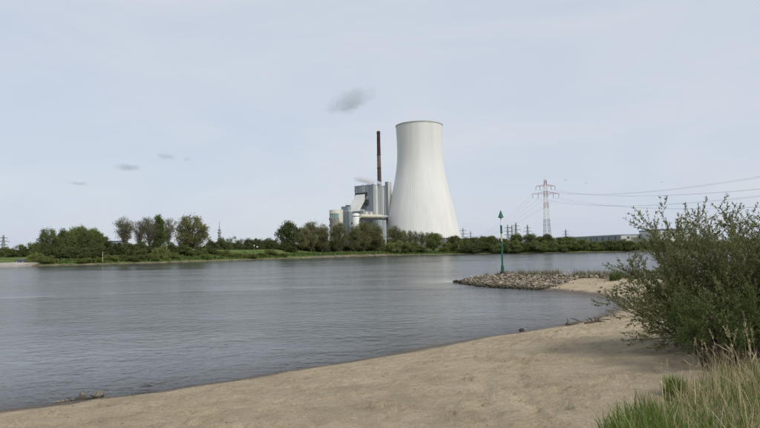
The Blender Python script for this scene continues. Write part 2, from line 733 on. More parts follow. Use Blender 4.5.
M['clad_blue'] = simple('cladding_blue_grey', (0.20, 0.235, 0.265), (0.26, 0.295, 0.325), 0.05, 0.55, stretch=(1, 1, 0.3), objrand=0.06)
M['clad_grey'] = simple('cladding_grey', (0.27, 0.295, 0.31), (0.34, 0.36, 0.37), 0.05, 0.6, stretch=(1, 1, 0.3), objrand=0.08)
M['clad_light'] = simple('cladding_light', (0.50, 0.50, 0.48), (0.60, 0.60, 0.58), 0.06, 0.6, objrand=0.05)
M['cream'] = simple('cladding_cream', (0.58, 0.565, 0.49), (0.66, 0.64, 0.57), 0.1, 0.6)
M['pipe'] = simple('pipe_cream', (0.50, 0.48, 0.37), (0.58, 0.56, 0.45), 0.1, 0.5)
M['brown'] = simple('silo_brown', (0.20, 0.18, 0.165), (0.27, 0.25, 0.235), 0.2, 0.8)
M['glassgreen'] = simple('glass_green', (0.13, 0.24, 0.235), (0.17, 0.29, 0.28), 0.2, 0.15, spec=0.6)
M['dark'] = simple('dark_steel', (0.035, 0.038, 0.042), (0.055, 0.058, 0.062), 0.3, 0.6)
M['joint'] = simple('dark_joint', (0.07, 0.08, 0.09), (0.09, 0.10, 0.11), 0.3, 0.7)
M['brickred'] = simple('chimney_red', (0.045, 0.024, 0.024), (0.068, 0.038, 0.036), 0.15, 0.9)
M['brickmid'] = simple('chimney_weathered', (0.095, 0.065, 0.055), (0.24, 0.20, 0.18), 0.35, 0.9, lo=0.4, hi=0.7)
M['brickbrown'] = simple('chimney_brown', (0.062, 0.046, 0.040), (0.092, 0.07, 0.06), 0.2, 0.9)
M['steel'] = simple('pylon_steel', (0.16, 0.175, 0.17), (0.22, 0.235, 0.23), 0.5, 0.6)
M['steelgreen'] = simple('pylon_green_grey', (0.15, 0.175, 0.155), (0.20, 0.22, 0.20), 0.5, 0.6)
M['red'] = simple('pylon_red', (0.34, 0.20, 0.18), (0.42, 0.25, 0.23), 0.5, 0.6)
M['white'] = simple('white_paint', (0.66, 0.66, 0.63), (0.76, 0.76, 0.74), 0.5, 0.6)
M['cable'] = simple('cable', (0.09, 0.095, 0.10), (0.12, 0.125, 0.13), 0.5, 0.5)
M['green'] = simple('beacon_green', (0.008, 0.085, 0.052), (0.014, 0.125, 0.078), 3, 0.5)
M['yellowish'] = simple('beacon_pale', (0.42, 0.42, 0.27), (0.52, 0.52, 0.36), 3, 0.6)
M['yellow'] = simple('sign_yellow', (0.36, 0.29, 0.11), (0.42, 0.34, 0.14), 3, 0.6)
M['hallgrey'] = simple('hall_grey', (0.20, 0.22, 0.245), (0.25, 0.27, 0.295), 0.1, 0.6)
M['halllight'] = simple('hall_light', (0.42, 0.43, 0.42), (0.52, 0.53, 0.52), 0.1, 0.6)
M['hallblue'] = simple('hall_blue', (0.035, 0.065, 0.16), (0.05, 0.085, 0.19), 0.2, 0.6)
M['ramp'] = simple('ramp_concrete', (0.30, 0.275, 0.235), (0.40, 0.37, 0.32), 0.3, 0.9, 0.02, 3)
M['carpaint'] = simple('car_paint', (0.045, 0.06, 0.085), (0.055, 0.07, 0.095), 1, 0.25, spec=0.5)
M['vanpaint'] = simple('van_paint', (0.70, 0.70, 0.70), (0.76, 0.76, 0.76), 1, 0.3, spec=0.5)
M['carglass'] = simple('car_glass', (0.10, 0.115, 0.13), (0.14, 0.155, 0.17), 1, 0.1, spec=0.6)
M['rubber'] = simple('rubber', (0.02, 0.02, 0.02), (0.03, 0.03, 0.03), 1, 0.9)
M['light'] = simple('lamp_lens', (0.55, 0.55, 0.55), (0.62, 0.62, 0.62), 1, 0.2)
M['mast'] = simple('radio_tower_concrete', (0.25, 0.28, 0.30), (0.31, 0.34, 0.36), 0.2, 0.8)

# ------------------------------------------------------------------ near beach terrain
shore_px = [(0, 410), (60, 402.5), (100, 397.5), (150, 391.5), (200, 384), (250, 376.5), (300, 368.5), (350, 360.5), (400, 352), (450, 342.8), (500, 334.5),
            (550, 327), (580, 321), (600, 314.5), (612, 308.5), (619, 303), (615, 299.5), (600, 296.5), (580, 293.8), (560, 291.6),
            (540, 290), (520, 288.7), (500, 287.8), (480, 286.2), (466, 284.2), (456, 282.2)]
shore = [gp(*p).xy for p in shore_px]
d0 = (shore[0] - shore[3]).normalized()
poly = [Vector((-700, -500)), shore[0] + d0 * 320, shore[0] + d0 * 60, shore[0] + d0 * 12] + shore
tipw = shore[-1]
crest = [tipw, Vector((11.4, 51.6)), Vector((17.2, 44.6)), Vector((23.5, 37.5)), Vector((32, 28))]
far_n = Vector((0.66, 0.75))
poly += [tipw + Vector((0.6, 1.2)), crest[1] + far_n * 3.2, crest[2] + far_n * 3.2, crest[3] + far_n * 3.4, crest[4] + far_n * 5,
         Vector((60, 24)), Vector((110, 40)), Vector((200, 70)), Vector((420, 90)), Vector((800, 60)), Vector((800, -500))]
PX = np.array([[p.x, p.y] for p in poly])


def seg_dist(x, y, a, b):
    abx, aby = b[0] - a[0], b[1] - a[1]
    tt = np.clip(((x - a[0]) * abx + (y - a[1]) * aby) / (abx * abx + aby * aby + 1e-12), 0, 1)
    return np.hypot(x - (a[0] + tt * abx), y - (a[1] + tt * aby))


def land_sd(x, y):
    x = np.asarray(x, float)
    y = np.asarray(y, float)
    d = np.full(x.shape, 1e9)
    ins = np.zeros(x.shape, bool)
    n = len(PX)
    for i in range(n):
        a, b = PX[i], PX[(i + 1) % n]
        d = np.minimum(d, seg_dist(x, y, a, b))
        c = ((a[1] > y) != (b[1] > y))
        xc = (b[0] - a[0]) * (y - a[1]) / (b[1] - a[1] + 1e-12) + a[0]
        ins ^= c & (x < xc)
    return np.where(ins, d, -d)


def crest_dist(x, y):
    d = np.full(np.shape(x), 1e9)
    for a, b in zip(crest[:-1], crest[1:]):
        d = np.minimum(d, seg_dist(x, y, a, b))
    return d


def ground(x, y, relief=True):
    x = np.asarray(x, float)
    y = np.asarray(y, float)
    d = land_sd(x, y)
    if relief:
        d = d + (0.30 * fbm(x * 0.9, y * 0.9, 3) + 0.16 * fbm(x * 3.3, y * 3.3, 2)) * np.exp(-(d / 3) ** 2)
    z = np.where(d > 0, 1.55 * np.tanh(d / 10.0), np.maximum(-0.11 * -d, -2.2))
    cdist = crest_dist(x, y)
    z = z + 0.36 * np.exp(-(cdist / 1.7) ** 2) * sstep(0, 2.0, d)
    if relief:
        w = sstep(0.2, 3.0, d)
        z = z + w * (0.16 * fbm(x * 0.22 + 3, y * 0.22, 3) + 0.075 * fbm(x * 1.1, y * 1.5 + 5, 3) + 0.085 * fbm(x * 3.1 + 8, y * 4.6, 3, 0.65))
    return z


def gz(x, y):
    return float(ground(np.array([x]), np.array([y]))[0])


def axis(a, b, step, lo, hi, n):
    left = a - np.geomspace(1, a - lo + 1, n)[1:][::-1] + 1
    right = b + np.geomspace(1, hi - b + 1, n)[1:] - 1
    return np.concatenate([left, np.arange(a, b, step), right])


xs = axis(-15.0, 17.0, 0.062, -650, 760, 34)
ys = axis(3.0, 33.0, 0.062, -480, 130, 30)
GX, GY = np.meshgrid(xs, ys)
GZ = ground(GX, GY)
# footprints: dimples with a raised rim, walked in several lines along the beach
prints = []
for k in range(30):
    x0, y0 = rng.uniform(-9, 8), rng.uniform(5, 24)
    ang = rng.normal(0.75, 0.35) + (math.pi if rng.random() < 0.5 else 0)
    for s in range(rng.integers(8, 26)):
        side = 0.11 if s % 2 else -0.11
        px_ = x0 + math.cos(ang) * s * 0.68 - math.sin(ang) * side
        py_ = y0 + math.sin(ang) * s * 0.68 + math.cos(ang) * side
        ang += rng.normal(0, 0.05)
        prints.append((px_, py_, ang + rng.normal(0, 0.15), rng.uniform(0.13, 0.17), rng.uniform(0.04, 0.075)))
for k in range(3200):
    prints.append((rng.uniform(-12, 15), rng.uniform(4, 32), rng.uniform(0, 6.3), rng.uniform(0.08, 0.19), rng.uniform(0.018, 0.055)))
SD = land_sd(GX, GY)
for (fx, fy, fa, fl, fd) in prints:
    i0, i1 = np.searchsorted(xs, fx - 0.5), np.searchsorted(xs, fx + 0.5)
    j0, j1 = np.searchsorted(ys, fy - 0.5), np.searchsorted(ys, fy + 0.5)
    if i1 - i0 < 3 or j1 - j0 < 3:
        continue
    sx_, sy_ = GX[j0:j1, i0:i1] - fx, GY[j0:j1, i0:i1] - fy
    u = (sx_ * math.cos(fa) + sy_ * math.sin(fa)) / fl
    v = (-sx_ * math.sin(fa) + sy_ * math.cos(fa)) / (fl * 0.55)
    q = u * u + v * v
    wgt = sstep(0.8, 2.0, SD[j0:j1, i0:i1])
    GZ[j0:j1, i0:i1] += wgt * fd * (-np.exp(-q ** 2) + 0.55 * np.exp(-((np.sqrt(q) - 1.35) / 0.35) ** 2))
# two faint curved wheel tracks
for off in (0.0, 0.55):
    tt = np.linspace(0, 1, 40)
    cx_ = 1.3 + off + 2.6 * tt ** 2
    cy_ = 6.0 + 9.5 * tt
    dd = np.full(GX.shape, 1e9)
    jj = (ys > 5) & (ys < 17)
    sub = dd[jj]
    for i in range(39):
        sub = np.minimum(sub, seg_dist(GX[jj], GY[jj], (cx_[i], cy_[i]), (cx_[i + 1], cy_[i + 1])))
    GZ[jj] += -0.022 * np.exp(-(sub / 0.10) ** 2) + 0.012 * np.exp(-((sub - 0.2) / 0.07) ** 2)
nx_, ny_ = len(xs), len(ys)
V = np.stack([GX.ravel(), GY.ravel(), GZ.ravel()], 1)
I = np.arange(nx_ * ny_).reshape(ny_, nx_)
Fq = np.stack([I[:-1, :-1].ravel(), I[:-1, 1:].ravel(), I[1:, 1:].ravel(), I[1:, :-1].ravel()], 1)
keep = GZ.ravel()[Fq].max(1) > -2.15
beach = link('beach', mesh_np('beach', V, Fq[keep], M['sand'], True))
tag(beach, 'sandy river beach trodden with footprints', None, None, 'structure')

# ------------------------------------------------------------------ river
ang = np.concatenate([np.radians(np.linspace(-88, -46, 30)), np.radians(np.linspace(-45, 45, 300)), np.radians(np.linspace(46, 88, 30))])
rad = np.geomspace(4.0, 1500.0, 330)
AA, RR = np.meshgrid(ang, rad)
WX, WY = RR * np.sin(AA), RR * np.cos(AA)
WD = -ground(WX, WY)
V = np.stack([WX.ravel(), WY.ravel(), np.zeros(WX.size)], 1)
na, nr = len(ang), len(rad)
I = np.arange(na * nr).reshape(nr, na)
Fq = np.stack([I[:-1, :-1].ravel(), I[:-1, 1:].ravel(), I[1:, 1:].ravel(), I[1:, :-1].ravel()], 1)
keep = WD.ravel()[Fq].max(1) > -0.15
me = mesh_np('river', V, Fq[keep], M['water'], True)
at_ = me.attributes.new('depth', 'FLOAT', 'POINT')
at_.data.foreach_set('value', np.maximum(WD.ravel(), 0).astype(np.float32))
river = link('river', me)
tag(river, 'broad grey river with small ripples', None, None, 'structure')

# ------------------------------------------------------------------ far bank
fs_px = [-60, 0, 50, 100, 150, 200, 250, 300, 350, 390, 450, 500, 560, 640, 700, 780]
fs_d = [215, 223, 226, 232, 248, 272, 302, 338, 385, 425, 420, 402, 388, 377, 372, 368]
fsx = [(p - 380) / FPX * d for p, d in zip(fs_px, fs_d)]
far_x = np.array([-6000, -900, -330] + fsx + [420, 900, 6000])
far_y = np.array([-200, 120, 190] + fs_d + [360, 330, 100])


def far_shore(x):
    return np.interp(x, far_x, far_y) + 2.2 * fbm(np.asarray(x) * 0.06, np.asarray(x) * 0 + 3.3, 3) * 2


def far_ground(x, y):
    x = np.asarray(x, float)
    y = np.asarray(y, float)
    o = y - far_shore(x)
    base = np.interp(o, [-12, 0, 2.5, 6, 15, 30, 60, 150, 6000], [-1.5, 0, 0.5, 1.0, 2.1, 2.7, 3.5, 6.0, 6.2])
    dike = np.interp(o, [16, 40, 48, 64], [0, 1, 1, 0]) * (sstep(-142, -120, x) - sstep(-62, -40, x))
    return base + 2.5 * dike + 0.35 * fbm(x * 0.08, y * 0.08, 3) * sstep(3, 20, o)


def fz(x, y):
    return float(far_ground(np.array([x]), np.array([y]))[0])


fx_ = np.concatenate([-np.geomspace(330, 6000, 24)[::-1], np.linspace(-325, 420, 300), np.geomspace(425, 6000, 24)])
fo_ = np.concatenate([np.linspace(-12, 70, 60), np.geomspace(72, 9000, 40)])
OX, OO = np.meshgrid(fx_, fo_)
OY = far_shore(OX) + OO
OZ = far_ground(OX, OY)
V = np.stack([OX.ravel(), OY.ravel(), OZ.ravel()], 1)
I = np.arange(OX.size).reshape(OX.shape)
Fq = np.stack([I[:-1, :-1].ravel(), I[:-1, 1:].ravel(), I[1:, 1:].ravel(), I[1:, :-1].ravel()], 1)
me = mesh_np('far_bank', V, Fq, M['bank'], True)
gw = 2.0 - 0.9 * sstep(14, 60, OX) + 5.5 * (sstep(-55, -30, OX) - sstep(2, 14, OX))
gr = 1.0 - sstep(0.7, 1.3, OO / gw)
a_ = me.attributes.new('gravel', 'FLOAT', 'POINT')
a_.data.foreach_set('value', gr.ravel().astype(np.float32))
tag(link('far_bank', me), 'grassy far river bank with a gravel edge', None, None, 'structure')

# paved ferry landing at the left end of the far bank
mb = MB()
rx0, rx1 = -230.0, -137.5
mb.hexa([(rx0, 206, -1), (rx1, 217, -1), (rx1, 262, -1), (rx0, 262, -1), (rx0, 206, 0.7), (rx1, 217, 0.7), (rx1, 262, 3.1), (rx0, 262, 3.1)])
tag(mb.build('ferry_landing', M['ramp']), 'sloping pale paved landing on the far bank', None, None, 'structure')

# ------------------------------------------------------------------ cooling tower
TD = 850.0
tb = at(421.8, 240, TD)
tower = empty('cooling_tower', (tb.x, tb.y, 3.4), 0, 'huge pale concrete cooling tower with a waisted ribbed shell', 'cooling tower')
prof_z = np.array([9.0, 21, 52, 77, 100, 115, 131, 145, 160, 174, 186.4])
prof_r = np.array([59.6, 57.2, 50.4, 44.6, 39.4, 36.5, 34.3, 33.6, 33.7, 34.2, 34.9])
zz = np.linspace(17.0, 186.4, 70)
zf_ = np.linspace(-20, 215, 471)
sl0 = (prof_r[1] - prof_r[0]) / (prof_z[1] - prof_z[0])
rf_ = np.interp(zf_, np.concatenate([[-30], prof_z, [220]]), np.concatenate([[prof_r[0] + sl0 * -39], prof_r, [prof_r[-1] + 2.0]]))
ker = np.exp(-(np.arange(-40, 41) * 0.5 / 8.0) ** 2)
rs_ = np.convolve(np.pad(rf_, 40, mode='reflect', reflect_type='odd'), ker / ker.sum(), 'valid')   # smooth the measured outline
rr_ = np.interp(zz, zf_, rs_)
NR = 96
seg = NR * 4
th = np.arange(seg) / seg * 2 * math.pi
rib = np.where(np.arange(seg) % 4 == 0, 0.13, 0.0)
RO = rr_[:, None] + rib[None, :]
Vo = np.stack([RO * np.cos(th), RO * np.sin(th), np.repeat(zz[:, None], seg, 1)], 2).reshape(-1, 3)
RI = rr_[:, None] - 0.9 + 0 * rib[None, :]
Vi = np.stack([RI * np.cos(th), RI * np.sin(th), np.repeat(zz[:, None], seg, 1)], 2).reshape(-1, 3)
I = np.arange(len(zz) * seg).reshape(len(zz), seg)
J = np.roll(I, -1, 1)
Fo = np.stack([I[:-1].ravel(), J[:-1].ravel(), J[1:].ravel(), I[1:].ravel()], 1)
nv = len(Vo)
Fi = Fo[:, ::-1] + nv
Fb = np.stack([J[0], I[0], I[0] + nv, J[0] + nv], 1)
link('shell', mesh_np('shell', np.concatenate([Vo, Vi]), np.concatenate([Fo, Fi, Fb]), M['concrete'], False), tower)
rt = rr_[-1]
MB().lathe([(rt - 1.1, 185.8), (rt + 0.4, 185.8), (rt + 0.6, 186.2), (rt + 0.6, 187.4), (rt - 1.1, 187.4), (rt - 1.1, 185.8)], 96, cap=False).build('rim', M['rim'], tower)
rb = rr_[0]
col = MB()
for k in range(1):
    for s in (-1, 1):
        a1 = s * math.pi / 48 * 0.85
        col.tube([((rb + 2.2) * math.cos(a1), (rb + 2.2) * math.sin(a1), 0), (rb * math.cos(0), 0, 17.2)], 0.6, 6)
cme = col.mesh('support_column', M['rim'])
for k in range(48):
    o = link('support_column', cme, tower)
    o.rotation_euler = (0, 0, 2 * math.pi * k / 48)
MB().lathe([(rb - 3, 0), (rb - 3, 16.5)], 64, cap=False).build('fill_wall', M['dark'], tower)

# noise barrier round the tower foot
barrier = empty('noise_barrier', (tb.x, tb.y, 3.4), 0, 'dark grey panelled wall around the foot of the cooling tower', 'wall')
RB = 62.5
NP = 52
pw = 2 * RB * math.tan(math.pi / NP)
pm = MB().box(RB - 0.15, RB + 0.15, -pw / 2 + 0.12, pw / 2 - 0.12, 0, 15.6).mesh('panel', M['barrier'])
pp = MB().box(RB - 0.3, RB + 0.35, pw / 2 - 0.2, pw / 2 + 0.2, 0, 15.9).mesh('post', M['dark'])
for k in range(NP):
    a = 2 * math.pi * k / NP
    if math.sin(a) > 0.55:
        continue
    for nm, q in (('panel', pm), ('post', pp)):
        o = link(nm, q, barrier)
        o.rotation_euler = (0, 0, a)

# ------------------------------------------------------------------ chimney
cb = at(380.6, 245, 1400)
chim = empty('chimney', (cb.x, cb.y, 3.5), 0, 'tall thin dark red and brown chimney rising behind the boiler house', 'chimney')
Hc = at(379, 131.2, 1400).z - 3.5
r0c, r1c = 6.2, 4.1
rad_c = lambda z: r0c + (r1c - r0c) * z / Hc
zs_c = [0, Hc * 0.69, Hc * 0.80, Hc]
for (za, zb, mt_) in ((0, zs_c[1], 'brickbrown'), (zs_c[1], zs_c[2], 'brickmid'), (zs_c[2], Hc, 'brickred')):
    MB().lathe([(rad_c(za), za), (rad_c(zb), zb)], 24).build('shaft_section', M[mt_], chim, False)
for zq in (Hc * 0.34, Hc * 0.69, Hc * 0.80, Hc * 0.985):
    MB().lathe([(rad_c(zq) + 0.1, zq - 0.9), (rad_c(zq) + 0.8, zq - 0.6), (rad_c(zq) + 0.8, zq + 0.6), (rad_c(zq) + 0.1, zq + 0.6)], 24).build('gallery', M['dark'], chim)

# ------------------------------------------------------------------ power station buildings, turned 35 degrees
YAW = R(-35)


def base_at(px, Y):
    p = at(px, horizon(px), Y)
    return (p.x, p.y, 3.4)


def top_z(px, py, Y):
    return at(px, py, Y).z - 3.4


def panels(parent, face, a0, a1, fixed, z0, z1, n, mats, gap=0.25, t=0.35):
    """upright cladding panels with recessed joints on one wall"""
    w = (a1 - a0) / n
    for i in range(n):
        u0, u1 = a0 + i * w + gap / 2, a0 + (i + 1) * w - gap / 2
        b = MB()
        if face == 'x-':
            b.box(u0, u1, fixed - t, fixed + 0.05, z0, z1)
        else:
            b.box(fixed - 0.05, fixed + t, u0, u1, z0, z1)
        b.build('cladding_panel', M[mats[i % len(mats)]], parent)


# boiler house
bh = empty('boiler_house', base_at(374, 820), YAW, 'tall blue grey panelled boiler house left of the cooling tower', 'building')
Hb = top_z(374, 184.6, 820)
MB().box(-33, 0, 0, 30, 0, Hb).build('core', M['joint'], bh)
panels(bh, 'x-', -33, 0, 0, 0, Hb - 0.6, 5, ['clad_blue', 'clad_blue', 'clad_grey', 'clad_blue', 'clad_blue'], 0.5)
panels(bh, 'y+', 0, 30, 0, 0, Hb - 0.6, 5, ['clad_grey', 'clad_light', 'clad_grey', 'clad_grey', 'clad_light'], 0.5)  # paler than the left wall: sunlight put into the panel colour
MB().box(-33.3, 0.5, -0.5, 30.2, Hb - 0.6, Hb + 0.5).build('roof', M['clad_grey'], bh)
for i in range(4):
    MB().box(-33.9, -33.0, 0.5, 3.5, Hb - 8 - 9 * i, Hb - 4.5 - 9 * i).build('louvre_box', M['clad_grey'], bh)
zr = top_z(363, 192.5, 812)
MB().box(-30.5, -9.5, -1.6, -0.45, zr - 3, zr + 1.6).build('dark_recess', M['dark'], bh)  # dark slab standing in for the shaded recess at the gallery top
MB().box(-12.5, -7.5, -3.0, -0.45, zr - 17, zr - 9).build('gallery_shadow', M['dark'], bh)  # dark box painting the shadow beside the sloping gallery
for q in range(3):
    MB().box(-26 + 9 * q, -23 + 9 * q, 8, 11, Hb + 0.5, Hb + 2.2).build('roof_vent', M['dark'], bh)

# sloping coal gallery
cg = empty('coal_gallery', base_at(374, 820), YAW, 'pale steep sloping coal gallery on the boiler house front', 'building')
zt, zb = zr - 1.0, top_z(355, 211, 800)
MB().hexa([(-31.5, -23, zb - 7), (-13, -23, zb - 7), (-13, -2.0, zt - 9), (-29.5, -2.0, zt - 9),
           (-31.5, -23, zb), (-13, -23, zb), (-13, -2.0, zt), (-29.5, -2.0, zt)]).build('gallery_body', M['clad_light'], cg)
MB().box(-17, -13.3, -19, -2.2, zb - 7, zb + 4).build('support_wall', M['clad_grey'], cg)

# bunker block in front of the boiler house
fb = empty('bunker_block', base_at(374, 820), YAW, 'lower grey panelled block in front of the boiler house', 'building')
zf = zb - 0.3
MB().box(-30, -0.2, -24.5, -1.2, 0, zf).build('core', M['joint'], fb)
panels(fb, 'x-', -30, -0.2, -24.5, 0, zf - 0.4, 5, ['clad_blue', 'clad_grey', 'clad_blue'], 0.4)
panels(fb, 'y+', -24.5, -1.2, -0.2, 0, zf - 0.4, 4, ['clad_grey', 'clad_light'], 0.4)
MB().box(-30.4, 0.3, -25.1, -1.2, zf - 0.4, zf + 0.5).build('roof', M['clad_grey'], fb)

# stair tower right of the boiler house
stt = empty('stair_tower', base_at(389.2, 838), YAW, 'slim stair tower squeezed between boiler house and cooling tower', 'building')
Hs = top_z(389, 181.6, 838)
MB().box(-5.2, 0, 0, 9, 0, Hs).build('core', M['dark'], stt)
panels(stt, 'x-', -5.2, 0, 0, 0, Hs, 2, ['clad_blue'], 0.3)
panels(stt, 'y+', 0, 9, 0, 0, Hs, 2, ['clad_light'], 0.3)  # lit wall painted paler than the blue one beside it

# blue grey switch block
sb = empty('switch_block', base_at(349.5, 790), YAW, 'blue grey block between round silo and white silo', 'building')
Hq = top_z(349, 211, 790)
MB().box(-9.5, 0, 0, 8, 0, Hq).build('core', M['joint'], sb)
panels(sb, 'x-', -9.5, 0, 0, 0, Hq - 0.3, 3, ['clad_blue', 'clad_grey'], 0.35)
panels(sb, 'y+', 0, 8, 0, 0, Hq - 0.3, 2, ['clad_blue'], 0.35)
MB().box(-9.9, 0.4, -0.6, 8.4, Hq - 0.3, Hq + 0.5).build('roof', M['clad_light'], sb)
for i in range(5):
    MB().box(0.36, 0.6, 4.5, 7.2, 6 + 8 * i, 9 + 8 * i).build('window', M['dark'], sb)

hb2 = empty('lift_house', base_at(348.5, 812), YAW, 'small blue grey roof block rising behind the round silo', 'building')
Hl = top_z(346, 206.2, 812)
MB().box(-12, 0, 0, 7, 0, Hl).build('walls', M['clad_blue'], hb2)
MB().box(-4.5, 0.2, 1, 6, Hl, Hl + 1.6).build('roof_unit', M['dark'], hb2)
MB().tube([(-6, 3, Hl), (-6, 3, Hl + 5)], 0.15, 5).build('aerial', M['dark'], hb2)

# round silo with glazed band
rs = empty('round_silo', base_at(336.6, 782), 0, 'round silo with cream top and green glazed band', 'silo')
Hr = top_z(336, 210.2, 782)
rr0 = 8.9
MB().lathe([(rr0, 0), (rr0, Hr - 11.5)], 40).build('lower_drum', M['brown'], rs, False)
MB().lathe([(rr0 - 0.3, Hr - 11.5), (rr0 - 0.3, Hr - 5.0)], 40).build('glazed_band', M['glassgreen'], rs)
MB().lathe([(rr0 + 0.2, Hr - 5.0), (rr0 + 0.2, Hr)], 40).build('upper_drum', M['cream'], rs)
mul = MB().box(-0.12, 0.12, -rr0 - 0.05, -rr0 + 0.35, Hr - 11.4, Hr - 5.1).mesh('mullion', M['clad_light'])
for k in range(16):
    o = link('mullion', mul, rs)
    o.rotation_euler = (0, 0, 2 * math.pi * k / 16)
MB().box(4.2, 9.6, -7.5, 0, 0, Hr + 0.3).build('cream_shaft', M['cream'], rs)
for i in range(5):
    MB().box(-rr0 - 0.8, -rr0 + 0.4, -2, 2, 8 + 9 * i, 10.5 + 9 * i).build('landing', M['dark'], rs)

# white silo
ws = empty('white_silo', base_at(356.6, 772), 0, 'slim white cylindrical silo below the coal gallery', 'silo')
Hw = top_z(356, 213.5, 772)
MB().lathe([(4.7, 0), (4.7, Hw - 1), (4.3, Hw - 0.4), (1.0, Hw + 0.4)], 32).build('drum', M['white'], ws, True)
MB().lathe([(4.95, Hw - 4.2), (4.95, Hw - 3.4)], 32, cap=False).build('ring_platform', M['dark'], ws)
for k in range(2):
    MB().tube([(4.9, -0.3 + 0.6 * k, 0), (4.9, -0.3 + 0.6 * k, Hw)], 0.12, 5).build('ladder_rail', M['dark'], ws)

# low machine hall
mh = empty('machine_hall', base_at(378.5, 792), YAW, 'low blue grey hall under the cream pipe bridge', 'building')
Hm = top_z(376, 219.5, 792)
MB().box(-26, 0, 0, 20, 0, Hm).build('core', M['joint'], mh)
panels(mh, 'x-', -26, 0, 0, 0, Hm - 0.3, 6, ['clad_blue', 'clad_grey'], 0.35)
panels(mh, 'y+', 0, 20, 0, 0, Hm - 0.3, 4, ['clad_blue', 'clad_grey'], 0.35)

# cream flue pipe into the cooling tower
fp0 = at(360.5, 216.0, 770)
fp1 = at(388.6, 216.6, 842)
pb = empty('flue_pipe_bridge', (fp0.x, fp0.y, 3.4), 0, 'cream flue pipe on a dark bridge running into the cooling tower', 'pipe bridge')
a_p = Vector((0, 0, fp0.z - 3.4))
b_p = Vector((fp1.x - fp0.x, fp1.y - fp0.y, fp1.z - 3.4))
MB().tube([a_p, a_p.lerp(b_p, 0.72)], 2.5, 20).build('flue_pipe', M['pipe'], pb, False)
MB().tube([a_p.lerp(b_p, 0.72), b_p], 1.6, 20).build('flue_pipe', M['clad_light'], pb, False)
for k in range(6):
    q = a_p.lerp(b_p, 0.06 + 0.12 * k)
    q2 = a_p.lerp(b_p, 0.075 + 0.12 * k)
    MB().tube([q, q2], 2.75, 20).build('pipe_collar', M['pipe'], pb)
off = Vector((0, 0, -3.4))
br = MB()
for dz in (0, -5.2):
    for dy in (-2.2, 2.2):
        br.bar(a_p + off + Vector((0, dy, dz)), b_p + off + Vector((0, dy, dz)), 0.8)
for k in range(13):
    q = a_p.lerp(b_p, k / 12) + off
    for dy in (-2.2, 2.2):
        br.bar(q + Vector((0, dy, 0)), q + Vector((0, dy, -5.2)), 0.5)
        if k < 12:
            q2 = a_p.lerp(b_p, (k + 1) / 12) + off
            br.bar(q + Vector((0, dy, 0)), q2 + Vector((0, dy, -5.2)), 0.4)
br.build('truss', M['dark'], pb)
dk = MB()
dk.hexa(
        [tuple(p) for p in (a_p + off + Vector((0, -2.4, -2.8)), b_p + off + Vector((0, -2.4, -2.8)), b_p + off + Vector((0, 2.4, -2.8)), a_p + off + Vector((0, 2.4, -2.8)),
                            a_p + off + Vector((0, -2.4, 0.3)), b_p + off + Vector((0, -2.4, 0.3)), b_p + off + Vector((0, 2.4, 0.3)), a_p + off + Vector((0, 2.4, 0.3)))])
dk.build('deck', M['dark'], pb)
for k in (0.02, 0.33, 0.62):
    q = a_p.lerp(b_p, k)
    b = MB()
    for dy in (-2.2, 2.2):
        b.bar((q.x, q.y + dy, 0), (q.x, q.y + dy, q.z - 8.6), 0.9)
    b.build('trestle', M['dark'], pb)

# pale storage tank seen between the trees
tk = at(364.5, 246, 560)
tank = empty('storage_tank', (tk.x, tk.y, fz(tk.x, tk.y) - 0.1), 0, 'pale green domed tank glimpsed under the brown trees', 'tank')
MB().lathe([(4.6, 0), (4.6, 6.5), (3.8, 8.0), (2.2, 9.0), (0.3, 9.4)], 28).build('drum', simple('tank_paint', (0.36, 0.43, 0.37), (0.44, 0.50, 0.44), 0.3, 0.6), tank, True)
MB().tube([(0, -4.7, 0), (0, -4.7, 7)], 0.15, 5).build('ladder', M['dark'], tank)

# steam
def blob(name, centre, scale, mat, rot=(0, 0, 0)):
    b = MB()
    n1, n2 = 12, 18
    prof_ = [(math.sin(math.pi * i / n1) + 1e-4, -math.cos(math.pi * i / n1)) for i in range(n1 + 1)]
    b.lathe(prof_, n2)
    o = b.build(name, mat)
    o.location = centre
    o.scale = scale
    o.rotation_euler = rot
    return o


st0, st1 = at(384.5, 184.0, 830), at(346, 176.5, 830)
mid_ = (st0 + st1) / 2
stm = blob('steam_plume', mid_, ((st0 - st1).length * 0.56, 7, 8.0), volmat('steam', (0.95, 0.95, 0.96), 0.6, 1.7, (2.4, 1.0, 1.0), 0.38, 0.80, aniso=0.3, seed=4.0),
           (0, -math.atan2(st0.z - st1.z, st0.x - st1.x), 0))
tag(stm, 'wisp of white steam drifting left from the boiler house roof', 'steam')
stm2 = blob('steam_plume', at(379.5, 183.0, 828), (8.5, 5, 4.2), volmat('steam_dense', (0.97, 0.97, 0.97), 0.5, 1.5, (1, 1, 1), 0.42, 0.85, seed=1.0), (0, 0.5, 0))
tag(stm2, 'dense white puff of steam on the boiler house roof', 'steam')

# small stray clouds
def cloud(px, py, wpx, hpx, Y, label, rot, dens, seed, lo=0.5, stretch=(1.6, 1, 1)):
    c = at(px, py, Y)
    s = Y / FPX
    o = blob('cloud', c, (wpx / 2 * s, wpx / 3 * s, hpx / 2 * s), volmat('cloud_%d' % int(px), (0.62, 0.66, 0.70), dens, 2.4, stretch, lo, lo + 0.3, seed=seed, edge=0.85), (0, R(rot), 0))
    tag(o, label, 'cloud', 'small stray clouds')


